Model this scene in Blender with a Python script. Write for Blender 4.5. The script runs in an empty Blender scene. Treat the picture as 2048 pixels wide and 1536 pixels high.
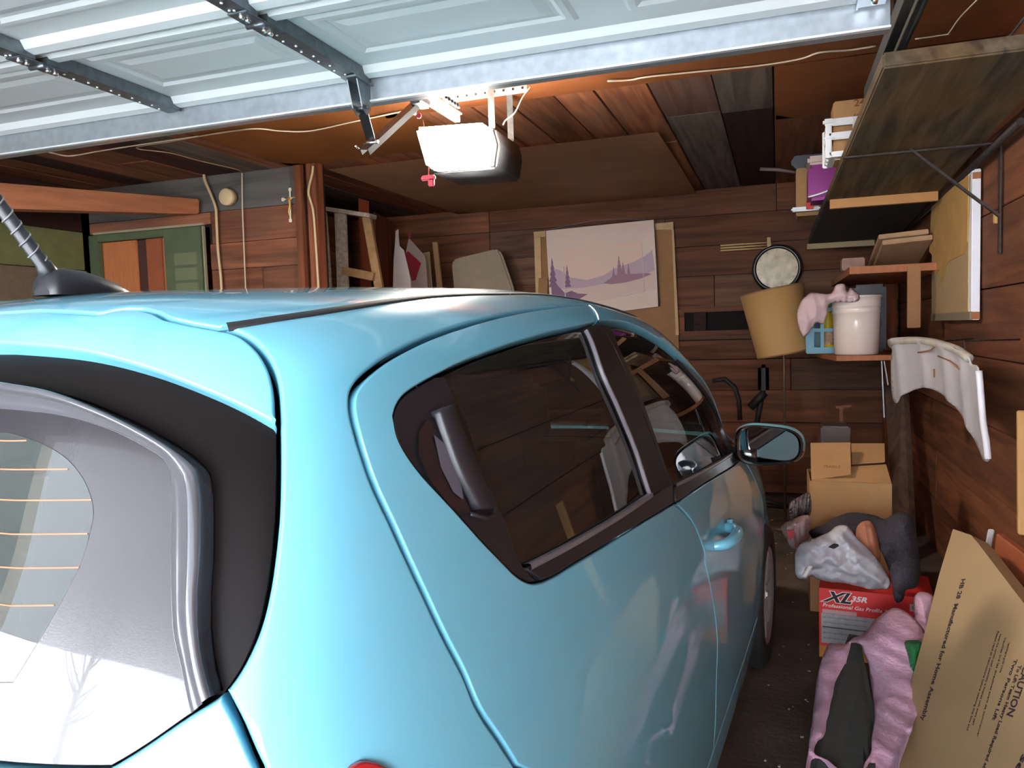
import bpy, bmesh, math, random
import numpy as np
from mathutils import Vector, Matrix, Quaternion
from mathutils.bvhtree import BVHTree
from mathutils.geometry import delaunay_2d_cdt
PI = math.pi
random.seed(7)
scene = bpy.context.scene
C = scene.collection

# ------------------------------------------------------------------ camera
FPX = 1540.0
_F = np.array([1555 - 1024, 768 - 648, FPX]); _F /= np.linalg.norm(_F)
_U = np.array([-.008, 1., 0.]); _U -= _F * _U.dot(_F); _U /= np.linalg.norm(_U)
_X = np.cross(_U, _F)
RW = np.stack([_X, _F, _U])              # world = RW @ (right, up, forward)
CAM = np.array([0., 0., 1.406])
cam = bpy.data.cameras.new('camera'); camo = bpy.data.objects.new('camera', cam); C.objects.link(camo)
cam.sensor_width = 36; cam.lens = 36 * FPX / 2048; cam.clip_start = .02
right, up, fwd = RW[:, 0], RW[:, 1], RW[:, 2]
camo.matrix_world = Matrix(((right[0], up[0], -fwd[0], CAM[0]), (right[1], up[1], -fwd[1], CAM[1]),
                            (right[2], up[2], -fwd[2], CAM[2]), (0, 0, 0, 1)))
scene.camera = camo

# ------------------------------------------------------------------ world, exposure
scene.view_settings.view_transform = 'Standard'; scene.view_settings.look = 'None'
scene.view_settings.gamma = 1; scene.view_settings.use_curve_mapping = False
scene.view_settings.exposure = 2.0
w = bpy.data.worlds.new('sky'); scene.world = w; w.use_nodes = True
nt = w.node_tree; nt.nodes.clear()
wo = nt.nodes.new('ShaderNodeOutputWorld'); bg = nt.nodes.new('ShaderNodeBackground')
tc = nt.nodes.new('ShaderNodeTexCoord'); sx = nt.nodes.new('ShaderNodeSeparateXYZ'); rp = nt.nodes.new('ShaderNodeValToRGB')
nt.links.new(tc.outputs['Generated'], sx.inputs[0]); nt.links.new(sx.outputs['Z'], rp.inputs[0])
rp.color_ramp.elements[0].position = .0; rp.color_ramp.elements[0].color = (.97, .98, 1, 1)
rp.color_ramp.elements[1].position = .6; rp.color_ramp.elements[1].color = (.84, .91, 1, 1)
nt.links.new(rp.outputs[0], bg.inputs[0]); bg.inputs[1].default_value = 8.5
nt.links.new(bg.outputs[0], wo.inputs[0])

def ray(px, py):
    return RW @ np.array([(px - 1024) / FPX, (768 - py) / FPX, 1.])
def at(px, py, X=None, Y=None, Z=None, D=None):
    """a point of the place seen at pixel px,py and lying on the plane X=, Y= or Z="""
    d = ray(px, py)
    if X is not None: k = (X - CAM[0]) / d[0]
    elif Y is not None: k = (Y - CAM[1]) / d[1]
    elif Z is not None: k = (Z - CAM[2]) / d[2]
    else: k = D
    return Vector(CAM + d * k)

# ------------------------------------------------------------------ materials
def S(c):   # 0..255 sRGB -> linear
    return tuple(((v / 255) / 12.92 if v / 255 <= .04045 else ((v / 255 + .055) / 1.055) ** 2.4) for v in c) + (1,)
MATS = {}
def mat(name, col, rough=.6, metal=0, spec=.5, coat=0, bump=0, bscale=60, var=0, vscale=8, alpha=1, trans=0, emit=None, es=0, stretch=None, coatr=.03, sheen=0):
    if name in MATS: return MATS[name]
    m = bpy.data.materials.new(name); m.use_nodes = True; n = m.node_tree.nodes; l = m.node_tree.links
    p = n['Principled BSDF']; col = S(col) if max(col[:3]) > 1 else tuple(col[:3]) + (1,)
    p.inputs['Base Color'].default_value = col; p.inputs['Roughness'].default_value = rough
    p.inputs['Metallic'].default_value = metal; p.inputs['Specular IOR Level'].default_value = spec
    p.inputs['Coat Weight'].default_value = coat; p.inputs['Coat Roughness'].default_value = coatr
    p.inputs['Transmission Weight'].default_value = trans; p.inputs['Alpha'].default_value = alpha
    if emit: p.inputs['Emission Color'].default_value = S(emit) if max(emit) > 1 else tuple(emit) + (1,); p.inputs['Emission Strength'].default_value = es
    if var or bump:
        t = n.new('ShaderNodeTexCoord'); mp = n.new('ShaderNodeMapping'); l.new(t.outputs['Object'], mp.inputs[0])
        if stretch: mp.inputs['Scale'].default_value = stretch
    if var:
        z = n.new('ShaderNodeTexNoise'); z.inputs['Scale'].default_value = vscale; z.inputs['Detail'].default_value = 6; l.new(mp.outputs[0], z.inputs['Vector'])
        r = n.new('ShaderNodeValToRGB'); l.new(z.outputs['Fac'], r.inputs[0])
        r.color_ramp.elements[0].position = .3; r.color_ramp.elements[1].position = .7
        r.color_ramp.elements[0].color = tuple(max(0, c * (1 - var)) for c in col[:3]) + (1,)
        r.color_ramp.elements[1].color = tuple(min(1, c * (1 + var * .8)) for c in col[:3]) + (1,)
        l.new(r.outputs[0], p.inputs['Base Color'])
    if bump:
        z = n.new('ShaderNodeTexNoise'); z.inputs['Scale'].default_value = bscale; z.inputs['Detail'].default_value = 5; l.new(mp.outputs[0], z.inputs['Vector'])
        b = n.new('ShaderNodeBump'); b.inputs['Strength'].default_value = bump; b.inputs['Distance'].default_value = .01
        l.new(z.outputs['Fac'], b.inputs['Height']); l.new(b.outputs[0], p.inputs['Normal'])
    MATS[name] = m; return m

def wood(name, base, dark, grey=None, axis=1, greyamt=.3, rough=.75, tint=.35):
    """weathered board: grain along the given axis, each board its own tone"""
    if name in MATS: return MATS[name]
    m = bpy.data.materials.new(name); m.use_nodes = True; n = m.node_tree.nodes; l = m.node_tree.links
    p = n['Principled BSDF']; p.inputs['Roughness'].default_value = rough; p.inputs['Specular IOR Level'].default_value = .25
    t = n.new('ShaderNodeTexCoord'); oi = n.new('ShaderNodeObjectInfo')
    mp = n.new('ShaderNodeMapping'); sc = [19, 19, 19]; sc[axis] = 1.3; mp.inputs['Scale'].default_value = sc
    ad = n.new('ShaderNodeVectorMath'); ad.operation = 'ADD'; sc2 = n.new('ShaderNodeMath'); sc2.operation = 'MULTIPLY'; sc2.inputs[1].default_value = 37
    l.new(oi.outputs['Random'], sc2.inputs[0]); l.new(t.outputs['Object'], ad.inputs[0]); l.new(sc2.outputs[0], ad.inputs[1]); l.new(ad.outputs[0], mp.inputs[0])
    z = n.new('ShaderNodeTexNoise'); z.inputs['Scale'].default_value = 1; z.inputs['Detail'].default_value = 7; z.inputs['Distortion'].default_value = .6; l.new(mp.outputs[0], z.inputs['Vector'])
    r = n.new('ShaderNodeValToRGB'); r.color_ramp.elements[0].position = .32; r.color_ramp.elements[1].position = .66
    r.color_ramp.elements[0].color = S(dark); r.color_ramp.elements[1].color = S(base); l.new(z.outputs['Fac'], r.inputs[0])
    # blotches
    mp2 = n.new('ShaderNodeMapping'); s3 = [5, 5, 5]; s3[axis] = 1.7; mp2.inputs['Scale'].default_value = s3; l.new(ad.outputs[0], mp2.inputs[0])
    z2 = n.new('ShaderNodeTexNoise'); z2.inputs['Scale'].default_value = 1; z2.inputs['Detail'].default_value = 5; l.new(mp2.outputs[0], z2.inputs['Vector'])
    r2 = n.new('ShaderNodeValToRGB'); r2.color_ramp.elements[0].position = .45; r2.color_ramp.elements[1].position = .62; l.new(z2.outputs['Fac'], r2.inputs[0])
    mx = n.new('ShaderNodeMix'); mx.data_type = 'RGBA'; k = n.new('ShaderNodeMath'); k.operation = 'MULTIPLY'; k.inputs[1].default_value = greyamt
    l.new(r2.outputs[0], k.inputs[0]); l.new(k.outputs[0], mx.inputs[0]); l.new(r.outputs[0], mx.inputs[6]); mx.inputs[7].default_value = S(grey or dark)
    # board tone
    hs = n.new('ShaderNodeHueSaturation'); mr = n.new('ShaderNodeMapRange'); mr.inputs[3].default_value = 1 - tint; mr.inputs[4].default_value = 1 + tint
    l.new(oi.outputs['Random'], mr.inputs[0]); l.new(mr.outputs[0], hs.inputs['Value']); l.new(mx.outputs[2], hs.inputs['Color'])
    l.new(hs.outputs[0], p.inputs['Base Color'])
    b = n.new('ShaderNodeBump'); b.inputs['Strength'].default_value = .35; b.inputs['Distance'].default_value = .004
    l.new(z.outputs['Fac'], b.inputs['Height']); l.new(b.outputs[0], p.inputs['Normal'])
    MATS[name] = m; return m

# ------------------------------------------------------------------ object helpers
def link(name, me, m=None, parent=None, smooth=False):
    o = bpy.data.objects.new(name, me); C.objects.link(o)
    if m is not None:
        for x in (m if isinstance(m, (list, tuple)) else [m]): me.materials.append(x)
    if parent: o.parent = parent
    if smooth: me.shade_smooth()
    return o
def obj(name, bm, m=None, parent=None, smooth=False):
    me = bpy.data.meshes.new(name); bmesh.ops.recalc_face_normals(bm, faces=bm.faces[:]); bm.to_mesh(me); bm.free()
    return link(name, me, m, parent, smooth)
def pyd(name, V, F, m=None, parent=None, smooth=False):
    me = bpy.data.meshes.new(name); me.from_pydata([tuple(v) for v in V], [], [tuple(f) for f in F]); me.update()
    return link(name, me, m, parent, smooth)
def tag(o, label=None, cat=None, group=None, kind=None):
    if label: o['label'] = label
    if cat: o['category'] = cat
    if group: o['group'] = group
    if kind: o['kind'] = kind
    return o
def empty(name, loc, label=None, cat=None, rz=0, group=None, kind=None):
    o = bpy.data.objects.new(name, None); C.objects.link(o); o.location = loc; o.rotation_euler = (0, 0, rz); o.empty_display_size = .05
    return tag(o, label, cat, group, kind)
def box(bm, c, s, M=None, bev=0, mi=0):
    """box of centre c and full size s"""
    b = bmesh.new(); bmesh.ops.create_cube(b, size=1)
    for v in b.verts: v.co = Vector((v.co.x * s[0], v.co.y * s[1], v.co.z * s[2]))
    if bev: bmesh.ops.bevel(b, geom=b.edges[:], offset=bev, segments=2, affect='EDGES', clamp_overlap=True)
    for v in b.verts:
        v.co = v.co + Vector(c)
        if M: v.co = M @ v.co
    merge(bm, b, mi); return bm
def merge(bm, b, mi=0):
    mp = {v: bm.verts.new(v.co) for v in b.verts}
    for f in b.faces:
        try:
            g = bm.faces.new([mp[v] for v in f.verts]); g.material_index = mi; g.smooth = f.smooth
        except ValueError: pass
    b.free()
def tube(bm, pts, r, n=8, cap=True, mi=0, smooth=True):
    pts = [Vector(p) for p in pts]; rs = r if isinstance(r, (list, tuple)) else [r] * len(pts)
    rings = []; up = None
    for i, p in enumerate(pts):
        t = (pts[min(i + 1, len(pts) - 1)] - pts[max(i - 1, 0)]).normalized()
        if up is None: up = Vector((0, 0, 1)) if abs(t.z) < .9 else Vector((1, 0, 0))
        a = t.cross(up).normalized(); b = a.cross(t).normalized(); up = b
        rings.append([bm.verts.new(p + (a * math.cos(2 * PI * k / n) + b * math.sin(2 * PI * k / n)) * rs[i]) for k in range(n)])
    for A, B in zip(rings, rings[1:]):
        for k in range(n):
            f = bm.faces.new((A[k], A[(k + 1) % n], B[(k + 1) % n], B[k])); f.smooth = smooth; f.material_index = mi
    if cap:
        for R_ in (rings[0][::-1], rings[-1]):
            f = bm.faces.new(R_); f.material_index = mi
    return bm
def lathe(bm, prof, n=32, M=None, mi=0, close=False, smooth=True):
    rings = []
    for r, z in prof:
        if r < 1e-6: rings.append([bm.verts.new((0, 0, z))])
        else: rings.append([bm.verts.new((r * math.cos(2 * PI * k / n), r * math.sin(2 * PI * k / n), z)) for k in range(n)])
    for A, B in zip(rings, rings[1:]):
        for k in range(n):
            a = [A[0]] if len(A) == 1 else [A[k], A[(k + 1) % n]]; b = [B[0]] if len(B) == 1 else [B[(k + 1) % n], B[k]]
            if len(a) + len(b) < 3: continue
            f = bm.faces.new(a + b); f.smooth = smooth; f.material_index = mi
    if M:
        for R_ in rings:
            for v in R_: v.co = M @ v.co
    return bm
def prism(bm, poly, ax, a, b, mi=0, M=None):
    """polygon (list of 2D) extruded along axis ax ('x','y','z') from a to b"""
    def P(p, h):
        q = {'x': (h, p[0], p[1]), 'y': (p[0], h, p[1]), 'z': (p[0], p[1], h)}[ax]; q = Vector(q); return M @ q if M else q
    A = [bm.verts.new(P(p, a)) for p in poly]; B = [bm.verts.new(P(p, b)) for p in poly]; n = len(poly)
    fs = [bm.faces.new(A[::-1]), bm.faces.new(B)] + [bm.faces.new((A[i], A[(i + 1) % n], B[(i + 1) % n], B[i])) for i in range(n)]
    for f in fs: f.material_index = mi
    return bm
def sweep_slab(bm, quad, th, mi=0):
    """quad of 4 points thickened along its normal"""
    q = [Vector(p) for p in quad]; n = (q[1] - q[0]).cross(q[3] - q[0]).normalized() * th
    A = [bm.verts.new(p) for p in q]; B = [bm.verts.new(p + n) for p in q]
    fs = [bm.faces.new(A[::-1]), bm.faces.new(B)] + [bm.faces.new((A[i], A[(i + 1) % 4], B[(i + 1) % 4], B[i])) for i in range(4)]
    for f in fs: f.material_index = mi
    return bm
def crom(P, k=8, closed=False):
    P = [np.array(p, float) for p in P]; n = len(P); out = []
    if n < 3: return P
    for i in range(n if closed else n - 1):
        g = lambda j: P[j % n] if closed else (P[j] if 0 <= j < n else (2 * P[0] - P[1] if j < 0 else 2 * P[-1] - P[-2]))
        a, b, c, d = g(i - 1), g(i), g(i + 1), g(i + 2)
        for j in range(k):
            t = j / k; out.append(.5 * ((2 * b) + (c - a) * t + (2 * a - 5 * b + 4 * c - d) * t * t + (3 * b - a - 3 * c + d) * t ** 3))
    if not closed: out.append(P[-1])
    return out
def text(name, s, size, M, m, parent, ext=.0004, align='LEFT', bold=0, shear=0, xscale=1):
    cu = bpy.data.curves.new(name, 'FONT'); cu.body = s; cu.size = size; cu.extrude = ext; cu.align_x = align; cu.offset = bold; cu.shear = shear; cu.resolution_u = 2
    o = bpy.data.objects.new(name, cu); C.objects.link(o); bpy.context.view_layer.update()
    dg = bpy.context.evaluated_depsgraph_get(); me = bpy.data.meshes.new_from_object(o.evaluated_get(dg)); bpy.data.objects.remove(o)
    me.transform(M @ Matrix.Diagonal((xscale, 1, 1, 1))); me.materials.clear()
    return link(name, me, m, parent)
def frame(o, x, y):
    """matrix: local x,y axes along vectors x,y at origin o"""
    x = Vector(x).normalized(); y = Vector(y); y = (y - x * y.dot(x)).normalized(); z = x.cross(y); o = Vector(o)
    return Matrix(((x.x, y.x, z.x, o.x), (x.y, y.y, z.y, o.y), (x.z, y.z, z.z, o.z), (0, 0, 0, 1)))
# ================================================================== THE ROOM
XR, YB, YL, XL, ZC = .90, 6.72, 4.40, -4.80, 2.55
XA = -3.95                                        # side wall of the rear bay
RED, REDD, GREY = (126, 62, 36), (62, 28, 20), (104, 92, 84)
w_red_y = wood('red_boards_lengthwise', (146, 90, 60), (98, 56, 36), (88, 66, 54), axis=1)
w_red_x = wood('red_boards_crosswise', (134, 82, 56), (88, 52, 36), (84, 68, 60), axis=0)
w_red_z = wood('red_boards_upright', (134, 74, 46), (84, 44, 28), (90, 60, 46), axis=2)
w_warm_x = wood('warm_grey_boards', (118, 84, 64), (74, 50, 38), (92, 70, 56), axis=0, tint=.2)
w_grey_x = wood('grey_boards_crosswise', (104, 98, 92), (74, 68, 66), (88, 84, 82), axis=0, tint=.15)
w_grey_y = wood('grey_boards_lengthwise', (116, 100, 88), (72, 60, 52), (96, 92, 88), axis=1, tint=.2)
w_warm_y = wood('warm_ceiling_boards', (158, 98, 66), (104, 58, 40), (112, 92, 78), axis=1, tint=.25)
w_dark_y = wood('dark_boards', (66, 34, 26), (34, 20, 18), (52, 44, 40), axis=1, tint=.3)
w_shelf = wood('shelf_board_wood', (104, 88, 68), (44, 38, 32), (128, 92, 44), axis=1, greyamt=.35, tint=.1)
w_orange = mat('orange_plywood', (166, 96, 52), rough=.7, var=.14, vscale=5)
w_brown = mat('brown_hardboard', (206, 150, 110), rough=.6, var=.10, vscale=3)
backing = mat('dark_backing', (20, 14, 12), rough=.95)
card = mat('cardboard', (170, 128, 84), rough=.8, var=.06, vscale=14)
concrete = mat('dirty_concrete', (92, 78, 66), rough=.85, var=.45, vscale=4, bump=.3, bscale=40)
drive = mat('driveway_concrete', (176, 176, 174), rough=.8, var=.08, vscale=3)

def setting(name, bm, m): o = obj(name, bm, m); o['kind'] = 'structure'; return o
def seed_box(name, c, s, m, parent, bev=.003):
    bm = bmesh.new(); box(bm, (0, 0, 0), s, bev=bev); o = obj(name, bm, m, parent); o.location = c; return o

bm = bmesh.new(); box(bm, ((XR + XL) / 2, 2.8, -.06), (XR - XL + .2, 8.1, .12)); floor = setting('floor', bm, concrete)
bm = bmesh.new(); box(bm, (-2, -9.2, -.09), (40, 16, .14)); o = setting('driveway', bm, drive)
# litter on the floor: chips and dust
random.seed(3); bm = bmesh.new()
for i in range(260):
    x, y = random.uniform(-.05, .85), random.uniform(1.6, 6); s = random.uniform(.002, .009)
    if x > .12 and y > 2.3: continue
    box(bm, (x, y, s * .4), (s, s * random.uniform(.6, 2), s * .6), Matrix.Translation((x, y, 0)) @ Matrix.Rotation(random.random() * 3, 4, 'Z') @ Matrix.Translation((-x, -y, 0)))
o = obj('floor_litter', bm, mat('litter', (150, 135, 115), rough=.9)); tag(o, 'crumbs and wood chips scattered on the dirty concrete floor', 'debris', kind='stuff')

# right wall
bm = bmesh.new(); box(bm, (XR + .07, 2.8, ZC / 2), (.06, 8.0, ZC)); wr = setting('wall_right', bm, backing)
zs = [.0, .305, .613, .915, 1.221, 1.537, 1.872, 2.2, ZC]
random.seed(11)
for k in range(8):
    cuts = [-1.15] + ([[3.0], [5.2], [2.2], [4.75], [1.9], [], [4.4], [2.6]][k]) + [YB]
    for a, b in zip(cuts, cuts[1:]):
        seed_box('plank', (XR + .015 + random.uniform(-.003, .003), (a + b) / 2, (zs[k] + zs[k + 1]) / 2), (.025, b - a - .004, zs[k + 1] - zs[k] - .006), [w_red_y, w_red_y, w_red_y, w_grey_y][(k * 3 + int(a)) % 4 if k in (5, 6) else 0], wr)
# rear wall (seen through the bay) and its boards
bm = bmesh.new(); box(bm, ((XL + XR) / 2, YB + .06, ZC / 2 + .03), (XR - XL + .3, .06, ZC + .06)); wb = setting('wall_back', bm, backing)
zb = [0, .30, .59, .86, 1.12, 1.29, 1.345, 1.56, 1.83, 2.08, 2.33, ZC]
for k in range(11):
    cuts = [XA, -2.5] + [[-1.2], [], [-.6], [.1], [], [-1.0], [-.75, -.05], [-.5], [-1.6], [-.9], [.0]][k] + [XR]
    for a, b in zip(cuts, cuts[1:]):
        if k == 6 and a == -.75: continue          # missing board: a dark hole
        seed_box('plank', ((a + b) / 2, YB + .015 + random.uniform(-.006, .004), (zb[k] + zb[k + 1]) / 2), (b - a - .006, .025, zb[k + 1] - zb[k] - (.012 if k == 4 else .005)), w_red_x if random.random() < .7 else w_warm_x, wb)
seed_box('batten', (-.40, YB - .008, 1.545), (.75, .025, .04), w_red_x, wb); seed_box('batten', (-.40, YB - .008, 1.345), (.75, .03, .045), w_red_x, wb)
seed_box('batten', (-.62, YB - .006, 1.44), (.10, .025, .2), w_dark_y, wb); seed_box('batten', (-.15, YB - .006, 1.44), (.06, .025, .2), w_dark_y, wb)
seed_box('post', (.83, YB - .05, 1.1), (.09, .09, 2.2), w_red_z, wb)
# bay side wall
bm = bmesh.new(); box(bm, (XA - .06, (YL + YB) / 2 + .07, ZC / 2 + .02), (.08, YB - YL - .1, ZC + .04)); box(bm, (XL - .05, (YL + YB) / 2 + .03, ZC / 2), (.08, YB - YL + .1, ZC + .1)); wbay = setting('wall_bay', bm, backing)
for k in range(9):
    seed_box('plank', (XA - .008, (YL + YB) / 2 + .07, .14 + k * .283), (.02, YB - YL - .14, .275), w_red_y, wbay)
# left-hand rear wall with the doorway
bm = bmesh.new()
for (x0, x1, z0, z1) in ((-3.74, -2.84, 0, ZC), (XL - .1, -3.74, 2.21, ZC)): box(bm, ((x0 + x1) / 2, YL + .09, (z0 + z1) / 2), (x1 - x0, .06, z1 - z0))
wl = setting('wall_left_rear', bm, backing)
zl = [0, .28, .56, .84, 1.12, 1.40, 1.68, 1.90, 2.08, 2.30, ZC]
random.seed(5)
for k in range(10):
    if zl[k + 1] <= 2.09: cuts = [-3.72] + [[-3.3], [], [-3.1], [-3.45], [], [], [-3.3], []][k] + [-2.99]
    elif k == 8: cuts = [XL, -3.70, -2.99]
    else: cuts = [XL, -2.99]
    for a, b in zip(cuts, cuts[1:]):
        z0 = zl[k] if not (k == 8 and b < -3.5) else 2.22
        seed_box('plank', ((a + b) / 2, YL + .045 + random.uniform(-.004, .004), (z0 + zl[k + 1]) / 2), (b - a - .004, .03, zl[k + 1] - z0 - .004), w_grey_x if k == 9 else w_red_x, wl)
for x, wd in ((-2.955, .05), (-2.85, .07)):
    seed_box('post', (x, YL + .02, ZC / 2), (wd, .09, ZC - .01), w_red_z, wl)
seed_box('post', (-2.905, YL + .06, ZC / 2), (.05, .05, ZC - .01), w_dark_y, wl)
# left side wall: olive boards
olive = mat('olive_paint', (98, 98, 58), rough=.7, var=.15, vscale=10); olive_d = mat('olive_dark', (78, 88, 62), rough=.6, var=.1, vscale=8)
bm = bmesh.new(); box(bm, (XL - .05, 1.6, ZC / 2), (.08, 5.7, ZC)); wls = setting('wall_left', bm, backing)
seed_box('plank', (XL + .006, 1.6, 2.385), (.025, 5.5, .31), w_dark_y, wls)
seed_box('olive_board', (XL + .01, 1.6, 2.09), (.03, 5.5, .27), olive, wls)
for a, b in ((-1.1, 2.55), (2.55, 3.2), (3.2, 4.0), (4.0, 4.38)):
    seed_box('olive_board', (XL + .005, (a + b) / 2, .98), (.02, b - a - .01, 1.94), olive if b > 4.1 or b < 2.6 else mat('dull_screen', (100, 84, 66), rough=.8, var=.12, vscale=20), wls)
pale = mat('pale_olive_stile', (112, 104, 70), rough=.6)
for y in (2.55, 3.2, 3.45, 4.0): seed_box('stile', (XL + .02, y, .96), (.02, .045, 1.9), pale, wls)
# doorway: olive frame, board door with a glazed opening showing boards behind
dr_ = empty('door_1', (-4.2, YL + .02, 0), kind='structure')
def dpart(name, x0, x1, z0, z1, y, th, m):
    bm = bmesh.new(); box(bm, ((x0 + x1) / 2 + 4.2, y, (z0 + z1) / 2), (x1 - x0, th, z1 - z0), bev=.004); return obj(name, bm, m, dr_)
dx = lambda px: at(px, 520, Y=YL + .07).x
zt_ = at(300, 462, Y=YL + .05).z; dl, dr2 = dx(184), dx(412)
dpart('door_stile', dl, dx(206), 0, zt_, .03, .045, olive_d); dpart('door_stile', dx(338), dr2, 0, zt_, .03, .045, olive_d)
dpart('door_top_rail', dx(206), dx(338), zt_ - .05, zt_, .03, .045, olive_d)
dpart('door_board', dx(200), dx(272), 0, zt_ - .05, .07, .02, mat('orange_door_boards', (176, 104, 60), rough=.6, var=.12, vscale=9, stretch=(12, 1, 1)))
dpart('door_gap_board', dx(271), dx(292), 0, zt_ - .05, .085, .01, mat('dark_gap', (66, 34, 28), rough=.8))
dpart('door_board', dx(291), dx(324), 0, zt_ - .05, .07, .02, mat('red_door_board', (146, 76, 46), rough=.6, var=.1, vscale=9)); dpart('door_board', dx(325), dx(345), 0, zt_ - .05, .068, .02, mat('orange_door_boards', (0, 0, 0)))
for i in range(11): dpart('louvre', dx(358), dx(404), .9 + i * .105, .985 + i * .105, .006, .012, mat('green_louvre', (104, 108, 78), rough=.6))
pt = mat('pale_trim', (150, 138, 112), rough=.7)
dpart('door_head_trim', XL + .03, dr2 + .03, zt_ + .004, zt_ + .020, .02, .03, pt); dpart('door_side_trim', dr2 + .012, dr2 + .024, 0, zt_, .02, .03, pt)
dpart('door_edge_gap', XL + .03, dl, 0, zt_, .05, .02, backing)
bm = bmesh.new(); box(bm, (.0, .35, 1.2), (1.2, .04, 2.4)); obj('passage_back', bm, backing, dr_)
# heavy beam on the left
def hexa(bm, A, B, mi=0):
    a = [bm.verts.new(p) for p in A]; b = [bm.verts.new(p) for p in B]; n = len(a)
    bm.faces.new(a[::-1]).material_index = mi; bm.faces.new(b).material_index = mi
    for i in range(n): bm.faces.new((a[i], a[(i + 1) % n], b[(i + 1) % n], b[i])).material_index = mi
bm = bmesh.new()
n1, n2 = at(-160, 352, Y=2.9), at(-160, 412, Y=2.9); f1, f2 = at(400, 398, Y=4.385), at(400, 428, Y=4.385)
kx = (XL + .06 - n1.x) / (f1.x - n1.x)            # carry the beam on until it reaches the left wall
n1, n2 = n1 + (f1 - n1) * kx, n2 + (f2 - n2) * kx
hexa(bm, [n1, n2, n2 + Vector((-.12, .08, 0)), n1 + Vector((-.12, .08, 0))], [f1, f2, f2 + Vector((-.16, 0, 0)), f1 + Vector((-.16, 0, 0))])
bmesh.ops.bevel(bm, geom=bm.edges[:], offset=.008, segments=2, affect='EDGES'); o = obj('roof_beam', bm, mat('beam_wood', (150, 88, 54), rough=.7, var=.25, vscale=3, stretch=(1, 1, 9), bump=.2, bscale=12)); tag(o, 'heavy reddish timber beam running along the left side under the ceiling', 'beam')
# ceiling
bm = bmesh.new(); box(bm, ((XR + XL) / 2, 2.8, ZC + .05), (XR - XL + .2, 8.1, .06)); ce = setting('ceiling', bm, backing)
ed = [at(1548, 230, Z=ZC).x, at(1441, 219, Z=ZC).x, at(1345, 262, Z=ZC).x, at(1258, 270, Z=ZC).x, at(1165, 250, Z=ZC).x]
edges = [XR, .60, .30] + ed
while edges[-1] > XL + .3: edges.append(edges[-1] - random.choice([.19, .24, .24, .29]))
edges.append(XL)
special = {(3, 0): w_grey_y, (4, 1): w_grey_y, (3, 1): w_dark_y, (4, 0): wood('red_grey_board', (122, 84, 70), (80, 50, 44), GREY, axis=1, tint=.05)}
random.seed(21)
for i, (b, a) in enumerate(zip(edges, edges[1:])):
    cy = [4.55, 4.75, 4.4, at(1500, 218, Z=ZC).y, at(1390, 228, Z=ZC).y, 4.9, 5.1][i] if i < 7 else random.choice([2.6, 3.1, 3.9, 1.9])
    for j, (y0, y1) in enumerate(((-1.15, cy), (cy, YB))):
        m = special.get((i, j)) or (w_warm_y if 3 <= i <= 12 else w_dark_y if random.random() < .25 else w_grey_y if random.random() < .2 else w_red_y)
        seed_box('ceiling_board', ((a + b) / 2, (y0 + y1) / 2, ZC + .008 + random.uniform(-.004, .004)), (b - a - .006, y1 - y0 - .005, .022), m, ce)
# sheets nailed under the boards
def sheet(name, x0, x1, y0, y1, z, m):
    bm = bmesh.new(); n = 10
    vs = [[bm.verts.new((x0 + (x1 - x0) * i / n, y0 + (y1 - y0) * j / n, z - .012 * math.sin(i * 1.1) * math.sin(PI * j / n))) for i in range(n + 1)] for j in range(n + 1)]
    for j in range(n):
        for i in range(n): bm.faces.new((vs[j][i], vs[j][i + 1], vs[j + 1][i + 1], vs[j + 1][i])).smooth = True
    r = bmesh.ops.solidify(bm, geom=bm.faces[:], thickness=.006); return obj(name, bm, m, ce)
sheet('plywood_sheet', -2.0, XR - .01, 2.3, 3.66, ZC - .016, w_orange)
sheet('plywood_sheet', .0, XR - .01, 3.67, at(1550, 232, Z=ZC).y + .02, ZC - .016, w_orange)
sheet('plywood_sheet', -3.0, -1.75, 3.4, 4.36, ZC - .018, mat('yellow_plywood', (170, 100, 44), rough=.7, var=.08, vscale=5))
hb = [at(640, 326, Z=ZC - .03), at(1322, 273, Z=ZC - .03)]
sheet('hardboard_sheet', -2.8, hb[1].x, 4.50, YB - .02, ZC - .035, w_brown)
# front wall with the open doorway (behind the camera)
bm = bmesh.new()
for (x0, x1, z0, z1) in ((XL - .1, -3.35, 0, ZC + .3), (.62, XR + .1, 0, ZC + .3), (-3.35, .62, 2.22, ZC + .3)): box(bm, ((x0 + x1) / 2, -1.22, (z0 + z1) / 2), (x1 - x0, .12, z1 - z0))
setting('wall_front', bm, mat('outer_wall', (120, 105, 90), rough=.8))

# across the driveway: an unseen white house under a dark roof, added for rear window reflections, and a bare tree
nb = empty('backdrop', (-4, -11.5, 0), 'white house with dark roof, unseen, added for the reflections in the rear window', 'backdrop')
def npart(name, c, s_, m, rot=None):
    bm = bmesh.new(); box(bm, (0, 0, 0), s_); o = obj(name, bm, m, nb); o.location = c
    if rot: o.rotation_euler = rot
    return o
npart('backdrop_wall', (0, -1, 2.2), (34, .3, 4.4), mat('white_stucco', (236, 236, 238), rough=.8))
npart('backdrop_roof', (0, -3.6, 10.2), (36, 6.6, .2), mat('dark_shingles', (90, 90, 94), rough=.8, var=.15, vscale=6), (math.radians(-42), 0, 0))
npart('backdrop_siding', (0, -1.1, 6.3), (35, .4, 3.8), mat('grey_siding', (84, 84, 88), rough=.8))
npart('backdrop_door', (4, -.82, 1.05), (1, .06, 2.1), mat('grey_house_door', (120, 124, 130), rough=.6))
bt = empty('bare_tree', (-7.5, -7.2, 0), 'bare leafless tree beside the driveway, behind the camera', 'tree'); random.seed(9)
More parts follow.
